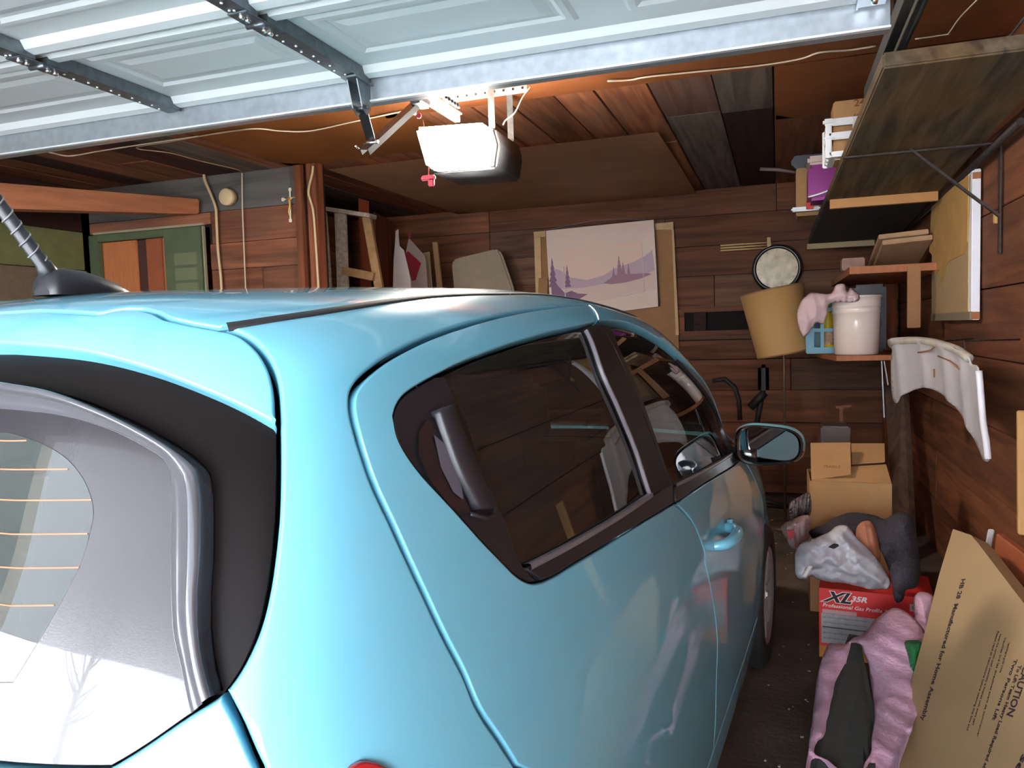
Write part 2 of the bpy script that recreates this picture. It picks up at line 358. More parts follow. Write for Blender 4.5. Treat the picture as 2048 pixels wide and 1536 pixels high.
bm = bmesh.new(); tube(bm, [(0, 0, 0), (.05, 0, 1), (0, .05, 2.2), (.1, 0, 3.6)], [.12, .10, .07, .03]); obj('trunk', bm, mat('bark', (90, 84, 84), rough=.9), bt)
bm = bmesh.new()
for i in range(26):
    h = random.uniform(.7, 3.2); a = random.uniform(0, 6.28); L = random.uniform(.5, 1.3); tube(bm, [(0, 0, h), (L * .5 * math.cos(a), L * .5 * math.sin(a), h + L * .3), (L * math.cos(a), L * math.sin(a), h + L * .75)], [.03, .018, .006], 5)
o = obj('branches', bm, mat('bark', (0, 0, 0)), bt); o['kind'] = 'stuff'
# ================================================================== THE CAR
YAW = .090; CC = np.array([1.135, -.36, 1.406])       # where the camera stands in the car's own axes
_c, _s = math.cos(YAW), math.sin(YAW)
def car_to_world(p):
    d = np.asarray(p, float) - CC; return np.stack([_c * d[..., 0] + _s * d[..., 1], -_s * d[..., 0] + _c * d[..., 1], d[..., 2] + CAM[2]], -1)
def dir_to_car(d): return np.array([_c * d[0] - _s * d[1], _s * d[0] + _c * d[1], d[2]])
car = empty('car', tuple(car_to_world(np.array([0, 0, 0]))), 'pale turquoise blue hatchback car parked nose-in in the garage', 'car', rz=-YAW)

net = [
 # sill .. up: 16 columns from rear centre round the right side to front centre
 [(0,.06,.2),(.25,.065,.2),(.45,.08,.2),(.62,.13,.2),(.73,.22,.2),(.765,.36,.2),(.775,.6,.2),(.78,1.,.2),(.785,1.5,.2),(.785,2.,.2),(.78,2.4,.2),(.77,2.95,.2),(.72,3.35,.2),(.58,3.52,.2),(.3,3.6,.2),(0,3.62,.2)],
 [(0,0,.38),(.25,.005,.38),(.47,.02,.38),(.68,.07,.38),(.77,.19,.38),(.795,.36,.38),(.80,.6,.38),(.80,1.,.38),(.80,1.5,.38),(.80,2.,.38),(.80,2.4,.38),(.80,2.95,.38),(.76,3.4,.38),(.6,3.58,.38),(.3,3.635,.38),(0,3.65,.38)],
 [(0,0,.6),(.25,.005,.6),(.47,.02,.6),(.67,.07,.6),(.76,.19,.6),(.79,.36,.6),(.80,.6,.6),(.80,1.,.6),(.80,1.5,.6),(.80,2.,.6),(.80,2.4,.6),(.80,2.95,.6),(.75,3.36,.6),(.59,3.54,.6),(.3,3.61,.6),(0,3.63,.6)],
 [(0,.04,.8),(.25,.045,.8),(.45,.06,.8),(.63,.10,.8),(.725,.19,.8),(.77,.36,.8),(.79,.6,.8),(.80,1.,.8),(.805,1.5,.8),(.80,2.,.8),(.795,2.4,.8),(.785,2.95,.79),(.72,3.3,.77),(.55,3.46,.76),(.3,3.54,.76),(0,3.56,.76)],
 [(0,.07,.93),(.25,.075,.93),(.44,.09,.93),(.60,.125,.93),(.69,.2,.93),(.735,.34,.93),(.76,.6,.93),(.775,1.,.93),(.78,1.5,.93),(.775,2.,.93),(.765,2.4,.93),(.72,2.95,.92),(.65,3.2,.88),(.5,3.34,.86),(.28,3.4,.86),(0,3.42,.86)],
 [(0,.10,1.03),(.25,.105,1.03),(.43,.12,1.03),(.575,.15,1.03),(.65,.215,1.03),(.695,.34,1.03),(.725,.6,1.03),(.742,1.,1.03),(.747,1.5,1.03),(.74,2.,1.02),(.72,2.35,1.0),(.63,2.7,.99),(.5,2.82,.98),(.36,2.9,.98),(.2,2.94,.98),(0,2.95,.98)],
 [(0,.17,1.2),(.24,.175,1.2),(.41,.19,1.2),(.54,.215,1.2),(.605,.28,1.2),(.645,.40,1.2),(.67,.65,1.2),(.69,1.02,1.2),(.695,1.5,1.2),(.69,1.95,1.2),(.665,2.2,1.19),(.58,2.4,1.19),(.45,2.5,1.19),(.32,2.55,1.19),(.17,2.58,1.19),(0,2.59,1.19)],
 [(0,.21,1.35),(.23,.215,1.35),(.39,.23,1.345),(.50,.26,1.335),(.565,.32,1.33),(.60,.44,1.33),(.625,.7,1.335),(.64,1.05,1.34),(.645,1.5,1.34),(.63,1.85,1.33),(.60,2.03,1.32),(.52,2.16,1.32),(.41,2.23,1.32),(.29,2.27,1.32),(.15,2.3,1.32),(0,2.31,1.32)],
 [(0,.26,1.42),(.22,.265,1.42),(.36,.28,1.415),(.47,.31,1.40),(.53,.38,1.40),(.56,.5,1.41),(.575,.75,1.42),(.585,1.1,1.43),(.585,1.45,1.43),(.565,1.72,1.415),(.53,1.86,1.405),(.46,1.95,1.40),(.36,2.0,1.40),(.25,2.04,1.40),(.13,2.06,1.40),(0,2.07,1.40)],
 [(0,.36,1.452),(.18,.365,1.452),(.3,.38,1.45),(.39,.42,1.446),(.435,.49,1.450),(.455,.6,1.456),(.465,.82,1.468),(.47,1.1,1.474),(.465,1.38,1.470),(.44,1.58,1.463),(.40,1.68,1.46),(.34,1.74,1.46),(.26,1.78,1.46),(.18,1.8,1.46),(.09,1.82,1.46),(0,1.82,1.46)],
 [(0,.5,1.468),(.08,.505,1.468),(.14,.52,1.468),(.18,.55,1.468),(.2,.6,1.47),(.21,.7,1.476),(.215,.86,1.483),(.22,1.05,1.488),(.215,1.25,1.488),(.2,1.38,1.486),(.18,1.46,1.485),(.15,1.5,1.485),(.12,1.52,1.485),(.08,1.53,1.485),(.04,1.54,1.485),(0,1.54,1.485)],
 [(0,.62,1.476),(0,.625,1.476),(0,.63,1.476),(0,.65,1.477),(0,.69,1.478),(0,.75,1.481),(0,.87,1.487),(0,1.03,1.491),(0,1.17,1.492),(0,1.26,1.491),(0,1.31,1.490),(0,1.34,1.490),(0,1.36,1.489),(0,1.37,1.489),(0,1.375,1.489),(0,1.38,1.489)],
]
N = np.array(net, float)
N[8:, :, 2] += .022; N[7, :, 2] += .012
N[7, :, 0] *= 1.035; N[8, :, 0] *= 1.035; N[6, :, 0] *= 1.02
N[6:9, 3:5, 0] += .012
N[6:9, 9:, 1] += .09; N[9, 9:, 1] += .05
N[9:, 8:, 2] += .012; N[8, 8:, 2] += .006; N[6, 9:12, 1] += .05; N[5:7, 9:12, 0] += .012
# rows v (12), cols u (16) rows v (12), cols u (16), 3
mirr = np.array([-1, 1, 1.])
N = np.concatenate([(N[:, 1:2] * mirr), N, (N[:, -2:-1] * mirr)], 1)
N = np.concatenate([2 * N[0:1] - N[1:2], N, N[-2:-1] * mirr], 0)
NU, NV = 15, 11
def surf(u, v):
    u = np.clip(np.asarray(u, float), 0, NU - 1e-9); v = np.clip(np.asarray(v, float), 0, NV - 1e-9)
    def bas(t): return np.stack([(1 - t) ** 3, 3 * t ** 3 - 6 * t * t + 4, -3 * t ** 3 + 3 * t * t + 3 * t + 1, t ** 3], -1) / 6
    iu = np.floor(u).astype(int); iv = np.floor(v).astype(int); bu = bas(u - iu); bv = bas(v - iv)
    out = 0
    for a in range(4):
        for b in range(4): out = out + (bv[..., a] * bu[..., b])[..., None] * N[iv + a, iu + b]
    return out
def nrm(u, v):
    e = .01; u = np.asarray(u, float); v = np.asarray(v, float)
    a = surf(np.minimum(u + e, NU), v) - surf(np.maximum(u - e, 0), v); b = surf(u, np.minimum(v + e, NV)) - surf(u, np.maximum(v - e, 0))
    n = np.cross(a, b); n /= np.linalg.norm(n, axis=-1)[..., None] + 1e-12; return n
SU = 20
gu, gv = np.meshgrid(np.linspace(0, NU, NU * SU + 1), np.linspace(0, NV, NV * SU + 1)); GP = surf(gu, gv); W_ = NU * SU + 1
tri = []; 
for j in range(NV * SU):
    for i in range(NU * SU):
        a = j * W_ + i; tri.append((a, a + 1, a + W_ + 1)); tri.append((a, a + W_ + 1, a + W_))
GV = [Vector(p) for p in GP.reshape(-1, 3)]
BVH = BVHTree.FromPolygons(GV, tri)
def uv_of(pos, fi):
    A, B, D = [GP.reshape(-1, 3)[k] for k in tri[fi]]; e1, e2 = B - A, D - A; p = np.array(pos) - A
    m = np.array([[e1 @ e1, e1 @ e2], [e1 @ e2, e2 @ e2]]); 
    try: s, t = np.linalg.solve(m, [e1 @ p, e2 @ p])
    except Exception: s = t = 0
    q = [(tri[fi][k] % W_, tri[fi][k] // W_) for k in range(3)]
    return ((q[0][0] + s * (q[1][0] - q[0][0]) + t * (q[2][0] - q[0][0])) / SU, (q[0][1] + s * (q[1][1] - q[0][1]) + t * (q[2][1] - q[0][1])) / SU)
def cast(o, d):
    h = BVH.ray_cast(Vector(o), Vector(d))
    if h[0] is not None: return uv_of(h[0], h[2])
    best = None; d = Vector(d).normalized(); o = Vector(o)
    for k in range(20, 600):
        p = o + d * (k * .01); h = BVH.find_nearest(p)
        if best is None or h[3] < best[0]: best = (h[3], h[0], h[2])
    return uv_of(best[1], best[2])
def K(p):
    """('p',px,py) seen in the photograph, ('s',y,z) from the side, ('r',x,z) from behind, ('t',x,y) from above, ('f',x,z) front, ('u',u,v)"""
    if p[0] == 'p' : return cast(CC, dir_to_car(ray(p[1], p[2])))
    if p[0] == 's': return cast((3, p[1], p[2]), (-1, 0, 0))
    if p[0] == 'r': return cast((p[1], -3, p[2]), (0, 1, 0))
    if p[0] == 'f': return cast((p[1], 8, p[2]), (0, -1, 0))
    if p[0] == 't': return cast((p[1], p[2], 4), (0, 0, -1))
    return (p[1], p[2])
def seg(kind, *pts, smooth=True):
    q = [K((kind,) + tuple(p)) for p in pts]
    return q if (not smooth or len(q) < 3) else [tuple(x) for x in crom(q, 6)]
def resample(poly, step=.012):
    """closed uv polyline resampled evenly in 3D, keeping its corners"""
    P = np.array(poly); out = []
    n = len(P)
    for i in range(n):
        a, b = P[i], P[(i + 1) % n]; d = np.linalg.norm(surf(*a) - surf(*b))
        if d < 1e-5: continue
        k = max(1, int(round(d / step)))
        for j in range(k): out.append(a + (b - a) * j / k)
    return np.array(out)
def inside(pt, P):
    x, y = pt[:, 0][:, None], pt[:, 1][:, None]; x1, y1 = P[:, 0], P[:, 1]; x2, y2 = np.roll(x1, -1), np.roll(y1, -1)
    c = ((y1 > y) != (y2 > y)) & (x < (x2 - x1) * (y - y1) / (y2 - y1 + 1e-15) + x1)
    return (c.sum(1) % 2) == 1
def panel(name, m, outer, holes=(), off=0., gap=.003, r=.0035, depth=.02, mirror='copy', step=.012, parent=None, nu=14, nv=10, shape=None, label=None, lab2=None):
    """a pressed panel cut out of the body surface: rounded, turned-in edges leave real gaps to its neighbours"""
    loops = [resample(sum(outer, []), step)] + [resample(sum(h, []), step) for h in holes]
    join = mirror == 'join'
    inn = []
    a = np.arange(0, NU + 1e-6, 1 / nu); b = np.arange(0, NV + 1e-6, 1 / nv)
    lo, hi = loops[0].min(0), loops[0].max(0)
    A, B = np.meshgrid(a[(a > lo[0]) & (a < hi[0])], b[(b > lo[1]) & (b < hi[1])]); q = np.stack([A.ravel(), B.ravel()], 1)
    if len(q):
        k = inside(q, loops[0])
        for h in loops[1:]: k &= ~inside(q, h)
        q = q[k]
    LB = np.concatenate(loops); L3 = surf(LB[:, 0], LB[:, 1])
    if len(q):
        q3 = surf(q[:, 0], q[:, 1]); keep = np.ones(len(q), bool)
        for s in range(0, len(q), 500):
            dd = np.linalg.norm(q3[s:s + 500, None] - L3[None], axis=-1).min(1); keep[s:s + 500] = dd > gap + r + .006
        if join: 
            keep |= False
        q = q[keep]
    # inset loops
    P3, P3n, idx = [], [], []; base = 0; uvv = []; loopinfo = []
    for li, L in enumerate(loops):
        p = surf(L[:, 0], L[:, 1]); n = nrm(L[:, 0], L[:, 1])
        t = np.roll(p, -1, 0) - np.roll(p, 1, 0); t /= np.linalg.norm(t, axis=1)[:, None] + 1e-12
        bdir = np.cross(n, t)
        L2 = L * np.array([1, 1]); area = ((L2[:, 0] * np.roll(L2[:, 1], -1)) - (np.roll(L2[:, 0], -1) * L2[:, 1])).sum()
        bdir = bdir * (1 if area > 0 else -1) * (1 if li == 0 else -1)
        cen = (np.abs(L[:, 1] - NV) < 1e-3) | (L[:, 0] < 1e-3) | (L[:, 0] > NU - 1e-3) if join else np.zeros(len(L), bool)
        loopinfo.append((p, n, bdir, cen, base, len(L))); base += len(L)
    allq = np.concatenate([LB, q]) if len(q) else LB
    edges = []
    for (_, _, _, _, b0, n0) in loopinfo: edges += [(b0 + i, b0 + (i + 1) % n0) for i in range(n0)]
    ov, oe, of, orv, _, _ = delaunay_2d_cdt([Vector((x[0], x[1])) for x in allq], edges, [], 0, 1e-7, True)
    ouv = np.array([tuple(v) for v in ov])
    ft = [f for f in of]; cen_ = np.array([ouv[list(f)].mean(0) for f in ft]); k = inside(cen_, loops[0])
    for h in loops[1:]: k &= ~inside(cen_, h)
    faces = [tuple(f) for f, kk in zip(ft, k) if kk]
    V = surf(ouv[:, 0], ouv[:, 1]); NN = nrm(ouv[:, 0], ouv[:, 1]); 
    if shape is not None: off_ = shape(V, ouv)
    else: off_ = np.full(len(V), off)
    V = V + NN * off_[:, None] if np.ndim(off_) == 1 else V + off_
    # map output verts to border
    bmap = {}
    for i, o in enumerate(orv):
        for j in o:
            if j < len(LB): bmap[j] = i
    V = list(V); Nn = list(NN); V0 = [v.copy() for v in V]
    for (p, n, bd, cen, b0, n0) in loopinfo:
        rings = []
        for j in range(n0):
            i = bmap[b0 + j]; bb = bd[j] * (0 if cen[j] else 1); 
            if cen[j]: bb = bd[j] * 0
            o3 = V0[i] ; g = gap
            V[i] = o3 + bb * (g + r)
            ids = [i]
            for (cb, cn, nb) in ((.3, .3, .7), (0, 1., 1.), (0, 1 + depth / r, 1.)):
                V.append(o3 + bb * (g + r * cb) - n[j] * r * cn); Nn.append((n[j] * (1 - nb) - bb * nb) if not cen[j] else n[j]); ids.append(len(V) - 1)
            rings.append(ids)
        for j in range(n0):
            a_, b_ = rings[j], rings[(j + 1) % n0]
            if cen[j] and cen[(j + 1) % n0]: continue
            for s in range(3): faces.append((a_[s], b_[s], b_[s + 1], a_[s + 1]))
    V = np.array(V); Nn = np.array(Nn); Nn /= np.linalg.norm(Nn, axis=1)[:, None] + 1e-12
    if join:
        n1 = len(V); V2 = V * mirr; N2 = Nn * mirr; faces = faces + [tuple(i + n1 for i in f[::-1]) for f in faces]; V = np.concatenate([V, V2]); Nn = np.concatenate([Nn, N2])
    # orient faces along normals
    ff = []
    for f in faces:
        if len(set(f)) < 3: continue
        a_, b_, c_ = V[f[0]], V[f[1]], V[f[2]]
        if np.dot(np.cross(b_ - a_, c_ - a_), Nn[list(f)].sum(0)) < 0: f = f[::-1]
        ff.append(f)
    def mk(nm, V, Nn, ff, lb):
        me = bpy.data.meshes.new(nm); me.from_pydata([tuple(v) for v in V], [], ff); me.update(); me.shade_smooth()
        me.validate()
        if len(me.vertices) == len(V): me.normals_split_custom_set_from_vertices([tuple(x) for x in Nn])
        o = link(nm, me, m, parent or car)
        if lb: o['label'] = lb
        return o
    o = mk(name, V, Nn, ff, label)
    if mirror == 'copy': mk(name, V * mirr, Nn * mirr, [f[::-1] for f in ff], lab2 or label)
    return o
paint = mat('turquoise_paint', (.16, .50, .66), rough=.42, spec=.4, coat=1.0, coatr=.02, metal=.05)
gloss_black = mat('gloss_black', (.012, .012, .014), rough=.12, coat=1, spec=.5)
satin_black = mat('satin_black', (.014, .014, .018), rough=.38, spec=.5)
dark_plastic = mat('dark_plastic', (.022, .022, .026), rough=.5)
rubber = mat('rubber', (.015, .015, .016), rough=.7)
dark = mat('dark_liner', (.008, .008, .009), rough=.9, spec=.1)
grey_trim = mat('grey_gloss_trim', (.07, .07, .08), rough=.2, coat=.7)
seat_m = mat('seat_fabric', (.03, .032, .036), rough=.9)
chrome = mat('chrome', (.75, .75, .75), rough=.12, metal=1)
def glass_mat(name, tint, base=(.01, .012, .012), f0=.5):
    m = bpy.data.materials.new(name); m.use_nodes = True; n = m.node_tree.nodes; l = m.node_tree.links; n.clear()
    o = n.new('ShaderNodeOutputMaterial'); t = n.new('ShaderNodeBsdfTransparent'); t.inputs[0].default_value = tint + (1,)
    d = n.new('ShaderNodeBsdfDiffuse'); d.inputs[0].default_value = base + (1,); a = n.new('ShaderNodeAddShader')
    g = n.new('ShaderNodeBsdfGlossy'); g.inputs['Roughness'].default_value = .0; mx = n.new('ShaderNodeMixShader')
    fr = n.new('ShaderNodeFresnel'); fr.inputs['IOR'].default_value = f0
    l.new(t.outputs[0], a.inputs[0]); l.new(d.outputs[0], a.inputs[1]); l.new(fr.outputs[0], mx.inputs[0]); l.new(a.outputs[0], mx.inputs[1]); l.new(g.outputs[0], mx.inputs[2]); l.new(mx.outputs[0], o.inputs[0])
    return m
side_glass = glass_mat('tinted_side_glass', (.16, .18, .17), f0=1.75)
rear_glass = glass_mat('dusty_rear_glass', (.42, .47, .45), base=(.05, .058, .055), f0=1.8)
frit = mat('dusty_black_frit', (.030, .028, .031), rough=.2, coat=.5, coatr=.02, bump=.02, bscale=500)
lamp_red = mat('red_lamp', (.35, .01, .015), rough=.1, coat=1)
lamp_clear = mat('clear_lamp', (.5, .52, .55), rough=.08, coat=1)

def UV(*p): return [tuple(x) for x in p]
def lerp(a, b, n=6): return [(a[0] + (b[0] - a[0]) * i / n, a[1] + (b[1] - a[1]) * i / n) for i in range(n + 1)]
ditch = seg('p', (432, 656), (560, 637), (720, 612), (860, 593))
dv = ditch[-1][1]
ditch_all = ditch + [tuple(x) for x in crom([ditch[-1], (6.6, dv + .1), (7.6, dv + .12), (8.6, 8.2), (9.5, 8.1)], 6)][1:]
roof_seam = [K(('p',) + q) for q in ((425, 655), (380, 647), (332, 636), (312, 625), (285, 618), (250, 617), (230, 620))]
rs_end = roof_seam[-1]
roof_seam = roof_seam + [(min(rs_end[0], 1.5), rs_end[1] - .12), (.8, 8.42), (.4, 8.40), (0, 8.40)]
hg = seg('p', (432, 656), (470, 664), (505, 685), (535, 722), (552, 775), (557, 860), (556, 1000), (550, 1080), (536, 1180), (515, 1260), (482, 1330), (446, 1381))
hg2 = seg('p', (446, 1381), (482, 1450), (522, 1536))
hq = K(('p', 522, 1536)); hg3 = [tuple(x) for x in crom([hq, (hq[0] + .12, 4.0), (hq[0] + .1, 3.0), (3.5, 2.1)], 6)]
corner = K(('p', 557, 858)); gl_c = K(('p', 446, 1381))
# --- roof skin (half, joined across the centre)
wtop = [tuple(x) for x in crom([(9.5, 8.1), (10.2, 8.12), (11, 8.14), (13, 8.16), (15, 8.18)], 6)]
roof = panel('roof_panel', paint, [ditch_all, wtop[1:], [(15, 8.2), (15, 11)], lerp((15, 11), (0, 11), 40)[1:], lerp((0, 11), (0, 8.4), 8)[1:], roof_seam[::-1][1:-1]], mirror='join', gap=.003, r=.004)
# --- spoiler / upper hatch panel: its lower edge overhangs the window
sp_edge = seg('p', (0, 690), (150, 705), (280, 738), (400, 783), (480, 818), (556, 856))
sp_edge = [(0, sp_edge[0][1] + .03)] + sp_edge
i_c = min(range(len(hg)), key=lambda i: abs(hg[i][1] - corner[1]))
panel('hatch_spoiler', paint, [roof_seam[::-1], hg[:i_c + 1], sp_edge[::-1][1:]], mirror='join', gap=.0028, r=.0045, depth=.045)
# dark roof ditch strip
def strip_along(name, uvs, w, off, m, mirror=True, h=.003):
    uvs = np.array(uvs); P = surf(uvs[:, 0], uvs[:, 1]); n = nrm(uvs[:, 0], uvs[:, 1]); t = np.gradient(P, axis=0); t /= np.linalg.norm(t, axis=1)[:, None]; b = np.cross(n, t)
    V = []; F = []
    for i in range(len(P)):
        c = P[i] + n[i] * off
        V += [c - b[i] * w - n[i] * h * 3, c - b[i] * w, c - b[i] * w * .6 + n[i] * h, c + b[i] * w * .6 + n[i] * h, c + b[i] * w, c + b[i] * w - n[i] * h * 3]
        if i: 
            for k in range(5): F.append((6 * i - 6 + k, 6 * i + k, 6 * i + k + 1, 6 * i - 5 + k))
    o = pyd(name, V, F, m, car, True)
    if mirror: pyd(name, [v * mirr for v in V], [f[::-1] for f in F], m, car, True)
    return o
strip_along('roof_ditch_moulding', ditch_all[1:], .0085, .0012, rubber, h=.0012)
# --- dark wrap of the rear window (recessed), raised rim, window itself
rim_out = seg('p', (0, 764), (100, 782), (200, 820), (300, 870), (375, 920), (398, 960), (402, 1100), (396, 1200), (402, 1300), (424, 1392))
rim_in = seg('p', (0, 812), (100, 824), (200, 852), (270, 886), (315, 915), (329, 955), (330, 1100), (331, 1200), (336, 1270), (350, 1330), (372, 1428))
rim_out = [(0, rim_out[0][1] + .04)] + rim_out; rim_in = [(0, rim_in[0][1] + .04)] + rim_in
low = seg('p', (446, 1381), (350, 1443), (205, 1536)); lq = K(('p', 205, 1536)); low = low + [tuple(x) for x in crom([lq, (lq[0] * .6, lq[1] - .12), (lq[0] * .3, lq[1] - .17), (0, lq[1] - .18)], 5)][1:]
hgl = hg[i_c:]
panel('rear_window_wrap', mat('wrap_black', (.006, .004, .004), rough=.34, spec=.1), [[(0, sp_edge[0][1] + .1)], [(q[0], q[1] + .09) for q in sp_edge[1:-1]], [(hgl[0][0], hgl[0][1] + .08)], hgl[1:], [low[2]], rim_out[::-1]], mirror='join', off=-.024, gap=.001, r=.002, depth=.02)
# rim: a raised moulding between the two curves
def ribbon(name, A, B, prof, m, n=70):
    def rs(Q):
        Q = np.array(Q); p = surf(Q[:, 0], Q[:, 1]); d = np.r_[0, np.cumsum(np.linalg.norm(np.diff(p, axis=0), axis=1))]; t = np.linspace(0, d[-1], n); return np.stack([np.interp(t, d, Q[:, 0]), np.interp(t, d, Q[:, 1])], 1)
    A, B = rs(A), rs(B); V = []; F = []; k = len(prof)
    for i in range(n):
        for (s, h) in prof:
            q = A[i] + (B[i] - A[i]) * s; V.append(surf(*q) + nrm(*q) * h)
        if i: F += [(k * (i - 1) + j, k * i + j, k * i + j + 1, k * (i - 1) + j + 1) for j in range(k - 1)]
    V = np.array(V); n1 = len(V); V = np.concatenate([V, V * mirr]); F = F + [tuple(a + n1 for a in f[::-1]) for f in F]
    return pyd(name, V, F, m, car, True)
ribbon('rear_window_rim', rim_out, rim_in, [(-.03, -.03), (-.02, -.008), (.0, .002), (.06, .006), (.3, .006), (.36, .004), (.40, -.002), (.46, -.005), (.8, -.008), (1, -.0105), (1.06, -.0125), (1.1, -.03)], grey_trim)
clr = seg('p', (0, 862), (60, 882), (112, 912), (150, 958), (168, 1010), (165, 1050), (140, 1130), (85, 1235), (40, 1310), (5, 1366))
clr = [(0, clr[0][1] + .03)] + clr + [tuple(x) for x in crom([clr[-1], (clr[-1][0] * .5, clr[-1][1] - .1), (0, clr[-1][1] - .12)], 4)][1:]
panel('rear_window_border', frit, [rim_in, low[4:], lerp((0, low[-1][1]), (0, clr[-1][1]), 5)[1:-1], clr[::-1]], mirror='join', off=-.012, gap=0, r=.0005, depth=.004)
rw = panel('rear_window_glass', rear_glass, [clr, lerp(clr[-1], clr[0], 8)[1:-1]], mirror='join', off=-.012, gap=0, r=.0004, depth=.002)
# heating lines
wire_m = mat('heater_wire', (200, 96, 60), rough=.5)
for (x1, y1) in ((35, 878), (118, 936), (166, 998), (158, 1066), (140, 1134), (90, 1210)):
    q = K(('p', x1, y1)); e = K(('p', 0, y1 + 1)); v0 = e[1]
    us = np.linspace(-q[0], q[0], 30); V = []; F = []
    for i, u in enumerate(us):
        vv = v0 + (q[1] - v0) * (abs(u) - e[0]) / max(.05, q[0] - e[0]) if abs(u) > e[0] else v0; p = surf(abs(u), vv); n = nrm(abs(u), vv)
        if u < 0: p, n = p * mirr, n * mirr
        V += [p - n * .0110 + np.array([0, 0, .0008]), p - n * .0110 - np.array([0, 0, .0008])]
        if i: F.append((2 * i - 2, 2 * i, 2 * i + 1, 2 * i - 1))
    pyd('heater_wire', V, F, wire_m, car)
# --- lower hatch panel
bump_v = 2.1
panel('hatch_lower', paint, [low[::-1], hg2[1:], hg3[1:], lerp((3.5, 2.1), (0, 2.1), 12)[1:], lerp((0, 2.1), (0, low[-1][1]), 6)[1:-1]], mirror='join', r=.005)
# --- side: quarter panel, rails, rocker as one pressing with one door opening
dr = seg('p', (1175, 608), (1050, 622), (900, 660), (800, 703), (742, 742), (712, 775), (704, 808), (713, 860), (745, 960), (800, 1080), (860, 1210), (920, 1330), (960, 1420), (1000, 1480), (1035, 1536))
ARC = (.51, .300)
def arc(cy, cz, R, a0, a1, n=14): return [K(('s', cy + R * math.cos(math.radians(a0 + (a1 - a0) * i / n)), cz + R * math.sin(math.radians(a0 + (a1 - a0) * i / n)))) for i in range(n + 1)]
e = surf(*K(('p', 1035, 1536)))
low_r = [K(('s',) + q) for q in ((.60, .76), (.74, .67), (.84, .54), (.90, .42), (.94, .31))]
ff = seg('p', (1486, 919), (1509, 958), (1524, 1003), (1526, 1040), (1529, 1080), (1528, 1144)); 
ffl = [K(('s',) + q) for q in ((surf(*ff[-1])[1] - .01, .46), (surf(*ff[-1])[1] - .03, .31))]
mid_u = [K(('p', 1175, 608)), K(('p', 1195, 645))]
mid_l = seg('p', (1352, 1007), (1384, 1043), (1409, 1103), (1410, 1124), (1421, 1175), (1431, 1236), (1435, 1286), (1433, 1354)); my = surf(*mid_l[-1])[1]
mid_l = mid_l + [K(('s', my - .01, .42)), K(('s', my - .02, .31))]
# upper front door seam, running down the A pillar
ru = (9.9, 4.2); t0 = dr[0]
fd = [tuple(x) for x in crom([t0, (8.9, t0[1] - .12), (9.5, t0[1] - .55), (10.0, 6.9), (10.35, 5.9), (10.5, 5.0), (10.42, 4.4), ff[0]], 7)]
sill = lerp(ffl[-1], low_r[-1], 20)
opening = [dr[::-1], fd[1:], ff[1:], ffl, sill[1:-1], low_r[::-1]]
ard = arc(*ARC, .315, 180, 0); ard = [q for q in ard]
qb = K(('s', .19, .60)); 
side_out = [ditch_all, [(10.1, 8.0), (10.75, 7.2), (10.85, 6.2), (10.95, 5.3), (10.9, 4.75)], [(10.75, 4.4)] + [(q[0] + .0, q[1]) for q in ff[3:]] , [ffl[0], (ffl[1][0], .5), (10.55, .05)],
            lerp((10.55, .05), (5.9, .05), 20)[1:], ard[::-1], [(4.25, 2.0), (3.5, 2.1)], hg3[::-1][1:], hg2[::-1][1:], hg[::-1][1:-1]]
# the pressing is cut in two at the front seam so that hole and outline never touch
def shrink(poly, k):
    return poly
opening_in = [dr[::-1], [(q[0] , q[1]) for q in fd[1:]], ff[1:], ffl, sill[1:-1], low_r[::-1]]
OP = sum(opening_in, [])
# --- door panels with their window openings
dlo_top = seg('p', (791, 834), (799, 811), (819, 787), (877, 752), (955, 715), (1072, 674), (1166, 651), (1221, 642))
dlo_bot = seg('p', (1346, 1006), (1268, 1053), (1170, 1112), (1112, 1147), (1084, 1160)) ; dlo_cor = seg('p', (1084, 1160), (1061, 1162), (1033, 1147), (994, 1108), (916, 1022), (838, 936), (803, 881), (791, 834))
pe = 1204, 645
top_r = [q for q in seg('p', (791, 834), (799, 811), (819, 787), (877, 752), (955, 715), (1072, 674), (1166, 651), (1192, 646))]
rear_out = [dr[::-1], [K(('p', 1192, 645))], ]
mT = K(('p', 1192, 646)); mB = K(('p', 1348, 1006))
# rear door painted skin = door minus window region, window region touches the B-pillar seam
panel('rear_door_skin', paint, [dr[:1], top_r[::-1][:1], top_r[::-1][1:], dlo_cor[::-1][1:], dlo_bot[::-1][1:], mid_l[1:], [K(('s', my - .02, .31))], lerp(mid_l[-1], low_r[-1], 8)[1:-1], low_r[::-1], dr[::-1][:-1]], label=None)
topf = [q for q in seg('p', (1196, 645), (1221, 642), (1260, 647), (1299, 666), (1346, 698), (1385, 737), (1424, 780), (1455, 834), (1483, 881), (1487, 912))]
botf = seg('p', (1487, 912), (1420, 959), (1352, 1004))
panel('front_door_skin', paint, [fd[0:], ff[1:], ffl, lerp(ffl[-1], mid_l[-1], 8)[1:], mid_l[::-1][1:], botf[::-1][1:], topf[::-1][1:]])
# quarter: everything behind/around the opening as two pressings (rear quarter + rail)
def offs(L, du, dvv): return [(q[0] + du, q[1] + dvv) for q in L]
railend = (9.5, 8.1)
panel('quarter_panel', paint, [ditch_all, [(10.1, 8.0), (10.75, 7.2), (10.9, 6.2), (11.0, 5.3), (10.95, 4.75), (10.7, 4.45)], [ff[0]], fd[::-1][1:], dr[1:], low_r, [K(('s', .86, .31))], ard[::-1], [(4.25, 2.1), (3.5, 2.1)], hg3[::-1][1:], hg2[::-1][1:], hg[::-1][1:-1]], r=.005)
panel('rocker', paint, [lerp(low_r[-1], ffl[-1], 20), [(10.6, .05)], lerp((10.6, .05), (6.05, .05), 12)[1:], [K(('s', .84, .3))]])
